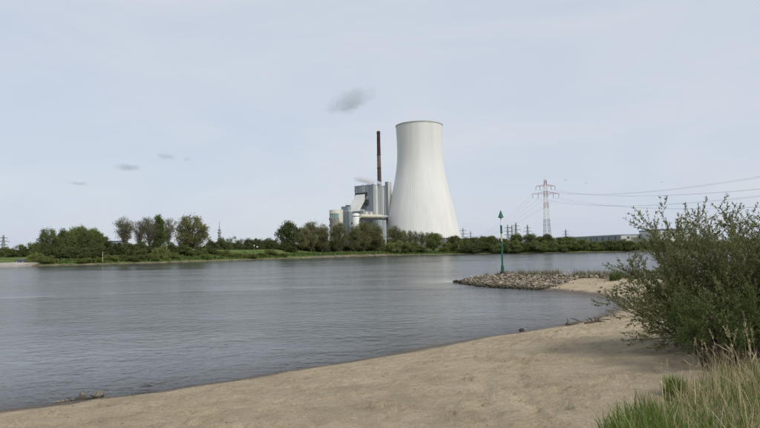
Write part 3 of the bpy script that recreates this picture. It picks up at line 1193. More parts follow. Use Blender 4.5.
cloud(350, 101, 74, 34, 2600, 'largest grey cloud scrap, above and left of the chimney', -20, 0.0085, 3.1, 0.36, (1.2, 1, 1))
cloud(128, 167.5, 46, 13, 2600, 'flat grey cloud scrap low over the left trees', 2, 0.012, 5.4, 0.42)
cloud(166, 156.5, 40, 13, 2600, 'thin arched cloud scrap right of the flat one', 4, 0.011, 8.8, 0.46)
cloud(187, 159, 15, 9, 2600, 'tiny round cloud scrap right of the arched one', 0, 0.012, 2.0, 0.40)
cloud(79, 183.5, 42, 8, 2600, 'lowest thin cloud scrap at the left', 4, 0.011, 9.4, 0.47)

# ------------------------------------------------------------------ halls at the right
def hall(name, pxa, ya, pxb, yb, topa, topb, label, body, roofm, n, depth=40):
    pa, pb_ = at(pxa, horizon(pxa), ya), at(pxb, horizon(pxb), yb)
    za, zb_ = at(pxa, topa, ya).z - 3.4, at(pxb, topb, yb).z - 3.4
    H = (za + zb_) / 2
    d = Vector((pb_.x - pa.x, pb_.y - pa.y, 0))
    L = d.length
    root = empty(name, (pa.x, pa.y, 3.4), math.atan2(d.y, d.x), label, 'hall')
    MB().box(0, L, 0.2, depth, 0, H - 0.8).build('core', M[body], root)
    w = L / n
    for i in range(n):
        MB().box(i * w + 0.12, (i + 1) * w - 0.12, -0.2, 0.3, 0, H - 0.8).build('wall_panel', M[body], root)
    MB().box(-0.4, L + 0.4, -0.5, depth + 0.4, H - 0.8, H + 0.3).build('roof', M[roofm], root)
    return root, L, H


h1, L1, H1 = hall('grey_hall', 572, 800, 621, 690, 237.4, 234.4, 'long dark grey industrial hall behind the right hedge', 'hallgrey', 'halllight', 12)
for i in range(6):
    MB().box(L1 * (0.3 + 0.12 * i), L1 * (0.3 + 0.12 * i) + 2.2, -0.35, 0.1, 2, H1 - 2.5).build('downpipe', M['joint'], h1)
h2, L2, H2 = hall('light_hall', 621.5, 690, 668, 700, 234.4, 234.2, 'pale grey hall between dark hall and blue trimmed hall', 'halllight', 'hallgrey', 9)
for i in range(3):
    MB().box(8 + 15 * i, 10.5 + 15 * i, -0.4, 0.1, H2 - 5, H2 - 2.2).build('window', M['dark'], h2)
h3, L3, H3 = hall('blue_trim_hall', 655.5, 660, 694, 660, 229.8, 229.0, 'tallest pale hall with a dark blue roof edge', 'halllight', 'hallblue', 8)
MB().box(2, L3 - 2, 5, 25, H3 + 0.3, H3 + 0.9).build('roof_deck', M['hallgrey'], h3)
for q, hh in ((1.0, 10.5), (5.0, 3.0), (8.5, 2.2)):
    MB().tube([(q, 2, H3), (q, 2, H3 + hh)], 0.28, 5).build('aerial', M['steel'], h3)
tt_ = at(657.5, 243.5, 560)
tent = empty('white_tent', (tt_.x, tt_.y, 3.2), 0, 'small white tent roofed shed below the pale halls', 'tent')
MB().box(-4, 4, 0, 6, 0, 3.2).build('walls', M['white'], tent)
MB().add([(-4.4, -0.3, 3.2), (4.4, -0.3, 3.2), (4.4, 6.3, 3.2), (-4.4, 6.3, 3.2), (-4.4, 3, 5), (4.4, 3, 5)],
         [(0, 1, 5, 4), (2, 3, 4, 5), (0, 4, 3), (1, 2, 5)]).build('roof', M['white'], tent)
# far block behind the left trees
fbp = at(115, 247, 420)
fbk = empty('far_house', (fbp.x, fbp.y, 3.2), 0.2, 'flat roofed grey house half hidden behind the left trees', 'house')
Hh = at(115, 241.5, 420).z - 3.2
MB().box(-6, 6, 0, 10, 0, Hh).build('walls', M['hallgrey'], fbk)
MB().box(-6.3, 6.3, -0.3, 10.3, Hh, Hh + 0.5).build('roof', M['hallblue'], fbk)
for i in range(3):
    MB().box(-4.5 + 3.4 * i, -2.6 + 3.4 * i, -0.06, 0.2, Hh - 3, Hh - 1.2).build('window', M['dark'], fbk)

# radio tower
rp = at(219.4, 248, 1300)
rtw = empty('radio_tower', (rp.x, rp.y, 3.5), 0, 'slender grey radio tower with platforms rising over the left hedge', 'tower')
Ht = at(219.0, 221.3, 1300).z - 3.5
MB().lathe([(3.0, 0), (2.1, Ht * 0.62)], 16).build('shaft', M['mast'], rtw)
for (q, r_, h_) in ((0.56, 3.6, 2.5), (0.64, 4.3, 3.0), (0.72, 3.6, 2.2)):
    MB().lathe([(2.2, Ht * q - h_ * 0.5), (r_, Ht * q), (r_, Ht * q + h_), (2.0, Ht * q + h_)], 18).build('platform', M['mast'], rtw)
MB().lathe([(1.5, Ht * 0.62), (1.2, Ht * 0.84), (0.6, Ht * 0.84), (0.45, Ht)], 10).build('aerial', M['mast'], rtw)

# thin white mast
wp = at(313.6, 250, 470)
wm_ = empty('light_mast', (wp.x, wp.y, 3.3), 0, 'thin white mast sticking out of the brown trees', 'mast')
Hx = at(313.4, 223.0, 470).z - 3.3
MB().tube([(0, 0, 0), (0, 0, Hx)], [0.35, 0.3], 8).build('pole', M['white'], wm_)
MB().box(-0.7, 0.7, -0.3, 0.3, Hx, Hx + 0.5).build('lamp_head', M['light'], wm_)

# ------------------------------------------------------------------ pylons and lines
def pylon(name, px, ytop, Y, arms, label, rz=0.3, wb=3.2, colored=False, thick=0.34, group=None):
    b = at(px, horizon(px), Y)
    zb_ = 3.4
    H = at(px, ytop, Y).z - zb_
    root = empty(name, (b.x, b.y, zb_), rz, label, 'pylon', group)
    wat = lambda q: wb * (1 - q) ** 1.15 + 0.42 if not colored else np.interp(q, [0, 0.55, 0.95, 1], [wb, 1.5, 0.9, 0.1])
    lev = np.linspace(0, 0.96, 13)
    groups = [(0, 5), (5, 7), (7, 8), (8, 9), (9, 10), (10, 11), (11, 12)] if colored else [(0, 12)]
    for gi, (l0, l1) in enumerate(groups):
        mt_ = M['steel'] if not colored else (M['steelgreen'] if gi == 0 else (M['red'] if gi % 2 == 0 else M['white']))
        bb = MB()
        for i in range(l0, l1):
            z0, z1 = lev[i] * H, lev[i + 1] * H
            w0, w1 = wat(lev[i]), wat(lev[i + 1])
            cs = [(-1, -1), (1, -1), (1, 1), (-1, 1)]
            for k in range(4):
                c, d = cs[k], cs[(k + 1) % 4]
                bb.bar((c[0] * w0, c[1] * w0, z0), (c[0] * w1, c[1] * w1, z1), thick)
                bb.bar((c[0] * w0, c[1] * w0, z0), (d[0] * w1, d[1] * w1, z1), thick * 0.5)
                bb.bar((d[0] * w0, d[1] * w0, z0), (c[0] * w1, c[1] * w1, z1), thick * 0.5)
                bb.bar((c[0] * w1, c[1] * w1, z1), (d[0] * w1, d[1] * w1, z1), thick * 0.5)
        bb.build('mast_section', mt_, root)
    tips = []
    for (q, half) in arms:
        z = q * H
        w = wat(q)
        for s in (-1, 1):
            bb = MB()
            tip = (s * half, 0, z)
            for yy in (-w, w):
                bb.bar((s * w, yy, z), tip, thick * 0.7)
                bb.bar((s * w, yy, z + half * 0.16), tip, thick * 0.7)
            for t_ in (0.25, 0.5, 0.75):
                xq = s * (w + (half - w) * t_)
                bb.bar((xq, -w * (1 - t_), z), (xq, w * (1 - t_), z), thick * 0.4)
                bb.bar((xq, 0, z), (xq, 0, z + half * 0.16 * (1 - t_)), thick * 0.45)
            bb.build('cross_arm', M['red'] if colored else M['steel'], root)
            ins = []
            for fr_ in ((1.0, 0.58) if colored else (0.97,)):
                hx = s * half * fr_
                drop = 3.2 if colored else 2.2
                MB().tube([(hx, 0, z - 0.05), (hx, 0, z - drop)], 0.16, 6).build('insulator', M['cable'], root)
                ins.append((hx, 0, z - drop))
            tips.append(ins)
    MB().bar((0, 0, lev[-1] * H), (0, 0, H), thick * 0.6).build('peak', M['red'] if colored else M['steel'], root)
    rot = Matrix.Rotation(rz, 4, 'Z')
    return root, [[Vector((b.x, b.y, zb_)) + rot @ Vector(p) for p in tl] for tl in tips], Vector((b.x, b.y, zb_ + H))


PA, tipsA, peakA = pylon('power_pylon', 547.8, 177.3, 455, ((0.765, 10.6), (0.875, 7.8)), 'nearest pylon with red and white top on the far bank', 0.05, 2.6, True, 0.20)
fpy = [(463.5, 227.3, 1050, 'pylon just right of the cooling tower foot'),
       (471.0, 230.5, 1500, 'smallest faint pylon right of the cooling tower'),
       (508.3, 224.0, 1000, 'left pylon of the close group of three behind the green beacon'),
       (512.4, 224.4, 1150, 'middle pylon of the close group of three behind the beacon'),
       (516.6, 222.0, 980, 'right and tallest pylon of the close group of three'),
       (528.2, 224.2, 1020, 'single grey pylon between the group of three and nearest pylon'),
       (566.3, 228.8, 1300, 'small distant pylon right of the red and white one'),
       (3.0, 234.5, 780, 'grey pylon at the far left edge of the view')]
tips_f = []
for (px, yt, Y, lb) in fpy:
    _, tp, pk = pylon('power_pylon', px, yt, Y, ((0.56, 6.4), (0.70, 8.2), (0.85, 6.0)), lb, 0.1 * math.sin(px), 2.6, False, 0.42, 'distant lattice pylons')
    tips_f.append((tp, pk))


def cable(a, b, sag, label, r=0.025, t0=0.0, t1=1.0, n=40):
    pts = []
    for i in range(n + 1):
        t_ = t0 + (t1 - t0) * i / n
        p = a.lerp(b, t_)
        p = p + Vector((0, 0, -4 * sag * t_ * (1 - t_)))
        pts.append(p)
    o = MB().tube(pts, r, 4).build('power_cable', M['cable'])
    tag(o, label, 'cable', 'power cables at the pylon')


# the next pylon of the line stands on this bank, behind the camera to the right (out of view)
B0 = Vector((150, -230, 2))
ordn = ['outer left', 'inner left', 'outer right', 'inner right']
k = 0
for lvl, (dxs, zB) in enumerate((((-10.6, -6.1, 10.6, 6.1), 46), ((-7.8, -4.5, 7.8, 4.5), 54))):
    for side in range(2):
        ins = tipsA[lvl * 2 + side]
        for j in range(2):
            a = ins[j]
            q = side * 2 + j
            b = B0 + Vector((dxs[q], 0, zB + (16 if side == 0 else 0)))
            nm = ('lower ' if lvl == 0 else 'upper ') + ordn[q]
            cable(a, b, 30.5 + (3.0 if side == 0 else 0), nm + ' cable sagging right from the red and white pylon')
            if lvl == 1 and j == 1:
                continue
            e = at(473 + q * 3.5 + lvl * 2, 236.5, 900)
            cable(a, e, 6.0, nm + ' cable sloping down left from the red and white pylon', 0.04)

# ------------------------------------------------------------------ green beacon on the groyne
bp_ = at(502.7, 273.0, 52.0)
bz = gz(bp_.x, bp_.y) + 0.05
Hbn = at(500.6, 210.3, 52.0).z - bz
bea = empty('river_beacon', (bp_.x, bp_.y, bz), 0, 'green and white beacon pole with a green cone on the stone groyne', 'beacon')
fr2 = lambda y: (273.0 - y) / (273.0 - 210.3) * Hbn
MB().lathe([(0.30, -0.25), (0.30, 0.12), (0.24, 0.16), (0.24, 0.3), (0.2, 0.32)], 20).build('foot', M['dark'], bea, False)
MB().lathe([(0.145, 0.3), (0.145, fr2(264.5)), (0.09, fr2(264.0))], 20).build('sleeve', M['green'], bea)
MB().lathe([(0.085, fr2(264.2)), (0.078, fr2(240.5))], 16).build('lower_pole', M['green'], bea)
MB().lathe([(0.076, fr2(240.5)), (0.074, fr2(233.0))], 16).build('pale_band', M['yellowish'], bea)
MB().lathe([(0.094, fr2(233.0)), (0.094, fr2(225.0))], 16).build('green_band', M['green'], bea)
MB().lathe([(0.055, fr2(225.0)), (0.050, fr2(216.0))], 16).build('upper_pole', M['white'], bea)
cone = MB()
cone.lathe([(0.25, fr2(217.6)), (0.24, fr2(216.9)), (0.02, fr2(210.4))], 24)
cone.build('cone_topmark', M['green'], bea, False)
MB().lathe([(0.07, fr2(218.4)), (0.07, fr2(217.5))], 12).build('cone_socket', M['dark'], bea)

# ------------------------------------------------------------------ stones
def rock_mesh(name, seed, mat, flat=0.7, cuts=9):
    """angular quarry stone: convex hull of a jittered point cloud"""
    import bmesh
    g = np.random.default_rng(seed)
    bm = bmesh.new()
    for _ in range(cuts + 6):
        v = g.normal(size=3)
        v /= np.linalg.norm(v)
        v *= g.uniform(0.82, 1.12)
        bm.verts.new((v[0], v[1] * 0.85, v[2] * flat))
    r = bmesh.ops.convex_hull(bm, input=bm.verts)
    bmesh.ops.delete(bm, geom=[e for e in r['geom_interior'] if isinstance(e, bmesh.types.BMVert)], context='VERTS')
    me_ = bpy.data.meshes.new(name)
    bm.to_mesh(me_)
    bm.free()
    me_.materials.append(mat)
    return me_


stone_meshes = [rock_mesh('stone', 100 + i, M['stone'], random.uniform(0.5, 0.85)) for i in range(10)]
groyne = empty('stone_groyne', (bp_.x, bp_.y, 0), 0, 'spit of piled pale quarry stones carrying the green beacon', 'groyne')
gs = np.random.default_rng(41)
NC = 36000
sv_ = gs.random(NC) ** 0.9 * 24.0 - 0.4
clen = np.cumsum([0] + [(b - a).length for a, b in zip(crest[:-1], crest[1:])])
cxy = np.array([[c.x, c.y] for c in crest])
ccx, ccy = np.interp(sv_, clen, cxy[:, 0]), np.interp(sv_, clen, cxy[:, 1])
si = np.clip(np.searchsorted(clen, sv_) - 1, 0, len(crest) - 2)
dv = (cxy[1:] - cxy[:-1]) / np.linalg.norm(cxy[1:] - cxy[:-1], axis=1, keepdims=True)
uu = gs.uniform(-6.5, 4.2, NC)
sxp, syp = ccx - dv[si, 1] * uu, ccy + dv[si, 0] * uu
sdp = land_sd(sxp, syp)
# the stones thin out to the landward end, where sand lies against the near side
ok = (sdp > -0.25) & ~((sv_ > 12.0) & (uu < -0.9 - np.maximum(0, 14.6 - sv_) * 2.0) & (gs.random(NC) > 0.012))
ok &= np.cumsum(ok) < 9000
szp = gs.choice([0.055, 0.075, 0.10, 0.135, 0.20], NC, p=[.25, .27, .25, .16, .07]) * gs.uniform(0.85, 1.15, NC)
cand = [(float(a), float(b), float(c), float(d)) for a, b, c, d in zip(sxp[ok], syp[ok], szp[ok], sdp[ok])]
Zc = ground(np.array([c[0] for c in cand]), np.array([c[1] for c in cand]))
order = sorted(range(len(cand)), key=lambda i: -(cand[i][2] / math.hypot(cand[i][0], cand[i][1])))
mass = []
proto_np = []
for me_ in stone_meshes:
    co = np.array([v.co[:] for v in me_.vertices])
    fc = [tuple(p.vertices) for p in me_.polygons]
    proto_np.append((co, fc))
rub = MB()
for rank, i in enumerate(order):
    x, y, sz, d = cand[i]
    z = Zc[i] + sz * random.uniform(-0.2, 0.9)
    e = (random.uniform(-0.6, 0.6), random.uniform(-0.6, 0.6), random.uniform(0, 6.28))
    if rank < 300:
        o = link('stone', random.choice(stone_meshes), groyne, (x - bp_.x, y - bp_.y, z))
        o.rotation_euler = e
        o.scale = (sz, sz, sz * random.uniform(0.8, 1.1))
    else:
        co, fc = random.choice(proto_np)
        mt_ = np.array(Matrix.LocRotScale(Vector((x - bp_.x, y - bp_.y, z)), __import__('mathutils').Euler(e), Vector((sz, sz, sz))))
        rub.add((co @ mt_[:3, :3].T + mt_[:3, 3]).tolist(), fc)
o = rub.build('rubble', None, groyne)
tag(o, kind='stuff')


o.data.materials.clear()
o.data.materials.append(islandstone('rubble_stone', (0.12, 0.10, 0.075), (0.40, 0.35, 0.27), 0.9, False, True))
M['debris'] = islandstone('washed_up_bits', (0.03, 0.024, 0.017), (0.13, 0.10, 0.07))
M['pebble'] = islandstone('pebbles', (0.06, 0.05, 0.04), (0.24, 0.21, 0.165))


def boulder(px, py, w, h, label, mat='boulder', seed=0, yaw=0.0, sink=0.3, zg=None):
    p = gp(px, py, 0.02)
    z = gz(p.x, p.y) if zg is None else zg
    me_ = rock_mesh('boulder', 300 + seed, M[mat], 0.8, 16)
    o_ = link('boulder', me_, None, (p.x, p.y, z + h * (0.5 - sink)))
    o_.scale = (w / 2, w / 2 * 0.8, h / 2 / 0.8)
    o_.rotation_euler = (0.1, -0.1, yaw)
    tag(o_, label, 'stone')
    return o_


boulder(97.5, 395.6, 0.33, 0.21, 'rounded pale boulder at the left water edge', 'boulder', 1, 0.4, 0.15)
boulder(83.5, 396.0, 0.28, 0.18, 'smaller boulder left of the rounded pale one', 'boulder', 2, 1.2, 0.0)
boulder(84, 399.0, 0.46, 0.13, 'flat dark wet slab in front of the two left boulders', 'wetstone', 3, 0.55)
boulder(145, 386.2, 0.42, 0.10, 'dark stone barely breaking the water off the beach', 'wetstone', 4, 0.1, 0.2, -0.055)
boulder(521.5, 331.2, 0.24, 0.20, 'dark mossy stone alone at the bay shoreline', 'wetstone', 5, 0.3)
# row of small wet stones trailing left from the boulders
bx = gp(80, 397.5, 0.02)
ex = gp(58, 401.2, 0.02)
row = MB()
for k in range(46):
    t_ = random.random()
    x = bx.x + (ex.x - bx.x) * t_ + random.gauss(0, 0.03)
    y = bx.y + (ex.y - bx.y) * t_ + random.gauss(0, 0.06)
    sz = random.uniform(0.015, 0.05)
    co, fc = random.choice(proto_np)
    mt_ = np.array(Matrix.LocRotScale(Vector((x, y, gz(x, y) + sz * 0.3)), __import__('mathutils').Euler((0, 0, random.uniform(0, 6))), Vector((sz, sz, sz))))
    row.add((co @ mt_[:3, :3].T + mt_[:3, 3]).tolist(), fc)
tag(row.build('pebbles', M['pebble']), 'trail of small stones left of the boulders at the waterline', 'pebbles', None, 'stuff')

# driftwood
def wood(pxa, pya, pxb, pyb, r, label, zoff=0.04, branches=3, seed=0, mat='drift'):
    g = random.Random(seed)
    a = gp(pxa, pya, 0.25)
    b = gp(pxb, pyb, 0.25)
    n = 7
    pts, rads = [], []
    for i in range(n):
        t_ = i / (n - 1)
        x = a.x + (b.x - a.x) * t_ + g.gauss(0, 0.03)
        y = a.y + (b.y - a.y) * t_ + g.gauss(0, 0.03)
        pts.append(Vector((x, y, gz(x, y) + zoff + g.uniform(0, 0.04))))
        rads.append(r * (1 - 0.6 * t_))
    root = empty('driftwood', pts[0], 0, label, 'driftwood')
    MB().tube([p - pts[0] for p in pts], rads, 7).build('trunk', M[mat], root)
    for k in range(branches):
        i = g.randint(1, n - 2)
        d = Vector((g.uniform(-1, 1), g.uniform(-1, 1), g.uniform(0.1, 0.7))).normalized()
        p0 = pts[i] - pts[0]
        L_ = g.uniform(0.2, 0.42)
        MB().tube([p0, p0 + d * L_ * 0.5, p0 + d * L_ + Vector((0, 0, -0.05))], [r * 0.5, r * 0.35, r * 0.12], 5).build('branch', M[mat], root)
    return root


wood(566, 324.0, 582, 320.5, 0.06, 'dark driftwood log lying at the bay waterline', 0.05, 2, 1)
wood(583, 325.6, 612, 323.3, 0.035, 'twiggy driftwood branch on the sand right of the log', 0.04, 8, 2)
wood(588, 326.4, 606, 325.6, 0.035, 'thin driftwood stick in front of the twiggy branch', 0.03, 4, 3)
wood(545, 291.8, 560, 292.6, 0.09, 'dark wood washed up at the foot of the groyne', 0.04, 2, 5)

# washed-up bits along the strand line and over the sand
deb = MB()
for k in range(1500):
    if k < 900:
        t_ = random.random() * (len(shore) - 8)
        i = int(t_)
        p = shore[i].lerp(shore[i + 1], t_ - i)
        q = random.expovariate(1 / 0.8)
        x, y = p.x + q * 0.66 + 0.15, p.y - q * 0.75 - 0.15
    else:
        x, y = random.uniform(-10, 14), random.uniform(4.5, 30)
    if float(land_sd(np.array([x]), np.array([y]))[0]) < 0.1:
        continue
    sz = random.uniform(0.003, 0.011) * random.choice((1, 1, 1, 1.8))
    co, fc = random.choice(proto_np)
    mt_ = np.array(Matrix.LocRotScale(Vector((x, y, gz(x, y) + sz * 0.2)), __import__('mathutils').Euler((0, 0, random.uniform(0, 6))), Vector((sz * random.uniform(1, 3), sz, sz * 0.6))))
    deb.add((co @ mt_[:3, :3].T + mt_[:3, 3]).tolist(), fc)
tag(deb.build('beach_debris', M['debris']), 'tiny dark bits of bark scattered over the beach', 'debris', None, 'stuff')


# ------------------------------------------------------------------ leaf geometry
def leaves_np(P, D, length, width, g, fold=0.25):
    """diamond leaves: two triangles each, at points P pointing along D"""
    n = len(P)
    D = D / (np.linalg.norm(D, axis=1, keepdims=True) + 1e-9)
    A = g.normal(size=(n, 3))
    S = np.cross(D, A)
    S /= np.linalg.norm(S, axis=1, keepdims=True) + 1e-9
    N_ = np.cross(S, D)
    l = (length * g.uniform(0.7, 1.3, n))[:, None]
    w = (width * g.uniform(0.7, 1.3, n))[:, None]
    p0 = P
    p2 = P + D * l - N_ * l * fold * 0.3
    p1 = P + D * l * 0.45 + S * w * 0.5 + N_ * w * fold
    p3 = P + D * l * 0.45 - S * w * 0.5 + N_ * w * fold
    V_ = np.stack([p0, p1, p2, p3], 1).reshape(-1, 3)
    i = np.arange(n) * 4
    F_q = np.stack([i, i + 1, i + 2, i + 3], 1)
    return V_, F_q


# ------------------------------------------------------------------ far trees
H0 = 15.0


def tree_variant(kind, seed):
    g = np.random.default_rng(seed)
    r = random.Random(seed)
    clumps, cr_ = [], []
    shape = {'dense': (70, 95, 1.5), 'brown': (100, 80, 1.35), 'bare': (95, 34, 1.15), 'column': (80, 80, 1.2), 'shrub': (60, 110, 1.7)}[kind]
    n, per, crad = shape
    lobes = g.uniform(0, 6.28, 3)
    while len(clumps) < n:
        u = g.uniform(-1, 1, 3)
        q = np.linalg.norm(u)
        if q > 1 or q < 0.25:
            continue
        az = math.atan2(u[1], u[0])
        lump = 1 + 0.16 * math.sin(2 * az + lobes[0] + 3 * u[2]) + 0.12 * math.sin(3 * az + lobes[1] - 2 * u[2])
        if kind == 'dense':
            p = np.array([u[0] * 4.8 * lump, u[1] * 4.8 * lump, 7.4 + u[2] * 6.8])
        elif kind == 'brown':
            p = np.array([u[0] * 4.8 * lump, u[1] * 4.8 * lump, 8.2 + u[2] * 6.4])
        elif kind == 'bare':
            zt_ = (u[2] + 1) / 2
            wq = 1.3 + 3.3 * zt_ ** 0.8
            if zt_ > 0.85:
                wq *= 0.8
            p = np.array([u[0] * wq * lump * 1.15, u[1] * wq * lump * 1.15, 4.5 + zt_ * 10.0])
        elif kind == 'column':
            p = np.array([u[0] * 2.4 * lump, u[1] * 2.4 * lump, 7.6 + u[2] * 7.0])
        else:
            p = np.array([u[0] * 7.6 * lump, u[1] * 7.6 * lump, abs(u[2]) * 11.5 * lump * (1 - 0.25 * (u[0] ** 2 + u[1] ** 2)) + 1.6])
        clumps.append(p)
        cr_.append(crad * g.uniform(0.65, 1.25))
    P, D = [], []
    for c, s in zip(clumps, cr_):
        m_ = int(per * g.uniform(0.6, 1.4))
        o_ = g.normal(size=(m_, 3)) * s * np.array([0.55, 0.55, 0.42])
        P.append(c + o_)
        D.append(o_ + g.normal(size=(m_, 3)) * s * 0.7)
    P, D = np.concatenate(P), np.concatenate(D)
    ok = P[:, 2] > 0.25
    ls = {'dense': 0.62, 'brown': 0.44, 'bare': 0.34, 'column': 0.55, 'shrub': 0.85}[kind]
    Vl, Fl = leaves_np(P[ok], D[ok], ls, ls * 0.75, g)
    crown = mesh_np('crown', Vl, Fl)
    b = MB()
    if kind == 'shrub':
        for k in range(9):
            c = clumps[k]
            p0 = Vector((r.gauss(0, 0.9), r.gauss(0, 0.9), -0.3))
            b.tube([p0, p0.lerp(Vector(c), 0.5) + Vector((0, 0, 0.7)), Vector(c)], [0.22, 0.14, 0.04], 4)
    else:
        topz = 12.5 if kind != 'dense' else 11
        lean = Vector((r.gauss(0, 0.35), r.gauss(0, 0.35), 0))
        tp = lambda z: Vector((lean.x * z / topz + 0.15 * math.sin(z * 0.7 + seed), lean.y * z / topz, z))
        b.tube([tp(z) for z in (-0.5, 0.4, 2, 4, 6, 8, 10, topz)], [0.52, 0.40, 0.34, 0.30, 0.25, 0.19, 0.12, 0.04], 6)
        for k, c in enumerate(clumps):
            if kind == 'dense' and k % 2:
                continue
            c = Vector(c)
            zq = max(1.8, c.z - 1.6 - 0.55 * math.hypot(c.x, c.y))
            zq = min(zq, topz - 1)
            p0 = tp(zq)
            mid2 = p0.lerp(c, 0.55) + Vector((0, 0, -0.25))
            b.tube([p0, mid2, c], [0.13, 0.085, 0.03], 4)
            if kind in ('bare', 'brown'):
                for _ in range(6 if kind == 'bare' else 3):
                    e = c + Vector((r.gauss(0, 0.8), r.gauss(0, 0.8), r.uniform(0.1, 1.5)))
                    b.tube([mid2.lerp(c, r.uniform(0.4, 1)), e], [0.04, 0.015], 3)
    trunk = b.mesh('trunk', M['greybark' if kind == 'bare' else 'bark'])
    pz = np.percentile(P[ok][:, 2], 99)
    pw_ = np.percentile(np.abs(P[ok][:, :2]), 96.5) * 2
    return trunk, crown, pz, pw_


def with_mat(me_, mat, cache={}):
    key = (me_.name, mat)
    if key not in cache:
        m2_ = me_.copy()
        m2_.materials.clear()
        m2_.materials.append(M[mat])
        cache[key] = m2_
    return cache[key]


variants = {}
for ki, (kind, cnt) in enumerate((('dense', 4), ('brown', 4), ('bare', 4), ('column', 1), ('shrub', 6))):
    variants[kind] = [tree_variant(kind, 500 + 31 * ki + i) for i in range(cnt)]
tcount = [0]


def tree(kind, leaf, px, ytop, wpx, off, label, group, shrub=False):
    """px: trunk column, ytop: treetop row, wpx: crown width, off: metres behind the waterline"""
    Y = 300.0
    for _ in range(6):
        p = at(px, horizon(px), Y)
        Y = float(far_shore(np.array([p.x]))[0]) + off
    p = at(px, horizon(px), Y)
    z = fz(p.x, p.y)
    H = at(px, ytop, Y).z - z
    i = tcount[0] % len(variants[kind])
    tcount[0] += 1
    trunk, crown, h0, w0 = variants[kind][i]
    sw = wpx * Y / FPX / w0
    name = {'shrub': 'shrub', 'column': 'poplar_tree'}.get(kind, 'tree')
    root = empty(name, (p.x, p.y, z - 0.1), random.uniform(0, 6.28), label, 'shrub' if kind == 'shrub' else 'tree', group)
    root.scale = (sw, sw, max(H, 1.0) / h0)
    link('stems' if kind == 'shrub' else 'trunk', trunk, root)
    link('crown', with_mat(crown, leaf), root)
    return root


ORD = ['first', 'second', 'third', 'fourth', 'fifth', 'sixth', 'seventh', 'eighth', 'ninth', 'tenth', 'eleventh', 'twelfth', 'thirteenth',
       'fourteenth', 'fifteenth', 'sixteenth', 'seventeenth', 'eighteenth', 'nineteenth', 'twentieth', 'twenty-first', 'twenty-second',
       'twenty-third', 'twenty-fourth', 'twenty-fifth', 'twenty-sixth', 'twenty-seventh', 'twenty-eighth', 'twenty-ninth', 'thirtieth']


def row_of(kind, leaf, items, phrase, group):
    items = sorted(items)
    for i, it in enumerate(items):
        px, yt, w, off = it[:4]
        lf = it[4] if len(it) > 4 else leaf
        tree(it[5] if len(it) > 5 else kind, lf, px, yt, w, off, phrase % ORD[i], group)


# left end: low hedge behind the landing
row_of('shrub', 'leaf_dense', [(-6, 247.5, 16, 75), (4, 248.0, 13, 80), (13, 246.5, 15, 72), (22, 245.5, 13, 75), (31, 244.0, 13, 78), (39, 243.5, 12, 70)],
       '%s bush from the left in the low hedge behind the ferry landing', 'hedge behind the landing')
tree('shrub', 'leaf_olive', 36, 253.5, 15, 9, 'bright olive shrub right beside the ferry landing', None)
tree('shrub', 'leaf_olive', 48, 256.0, 15, 6, 'low rounded olive shrub at the water right of the landing', None)
# dense clump at the left
tree('brown', 'leaf_dense', 48, 229.8, 17, 26, 'round topped airy tree at the left end of the dense clump', 'dense left tree clump')
row_of('dense', 'leaf_dense', [(57, 237, 11, 30), (61.5, 230.6, 12, 34), (68, 232.5, 11, 28), (73, 228.6, 11, 33), (79, 227.2, 11, 30), (85, 229.6, 12, 28), (91.5, 229.5, 11, 33), (97, 232.0, 11, 27), (103, 236.5, 11, 36)],
       '%s dense green tree from the left in the left clump', 'dense left tree clump')
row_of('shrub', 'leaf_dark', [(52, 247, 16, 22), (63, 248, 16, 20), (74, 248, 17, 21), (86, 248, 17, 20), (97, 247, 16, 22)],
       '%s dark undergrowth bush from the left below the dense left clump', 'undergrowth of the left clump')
# tall bare poplars
row_of('bare', 'leaf_pale', [(124, 218.5, 18, 30), (139, 221.8, 14, 36), (149.5, 218.2, 16, 32), (168, 219.6, 13, 34)],
       '%s tall half bare tree from the left beside the green poplar', 'tall half bare trees')
tree('column', 'leaf_green', 159, 217.0, 11, 30, 'upright dense green poplar among the half bare trees', None)
row_of('shrub', 'leaf_dark', [(109, 242, 13, 34), (118, 243.5, 14, 28), (129, 243, 16, 27), (140, 242, 16, 28), (151, 241.5, 16, 27), (170, 242.5, 15, 28), (181, 243, 13, 32)],
       '%s dark bush from the left under the half bare trees', 'dark bushes under the half bare trees')
row_of('shrub', 'leaf_olive', [(112, 255, 14, 9), (124, 254.5, 14, 8), (143, 250.5, 17, 9), (161, 246.5, 15, 10), (152, 254, 10, 5), (175, 252.5, 10, 8), (133, 257, 12, 5), (85, 259.0, 14, 6), (98, 258, 14, 7)],
       '%s olive shrub from the left along the water before the left trees', 'olive shrubs along the left waterline')
tree('brown', 'leaf_brown', 191.5, 217.3, 27, 28, 'broad round brownish tree standing alone left of the radio tower', None)
row_of('shrub', 'leaf_dense', [(184, 246, 17, 22), (198, 246.5, 13, 22), (206, 246, 11, 30)],
       '%s bush from the left at the foot of the broad brownish tree', 'bushes under the broad brownish tree')
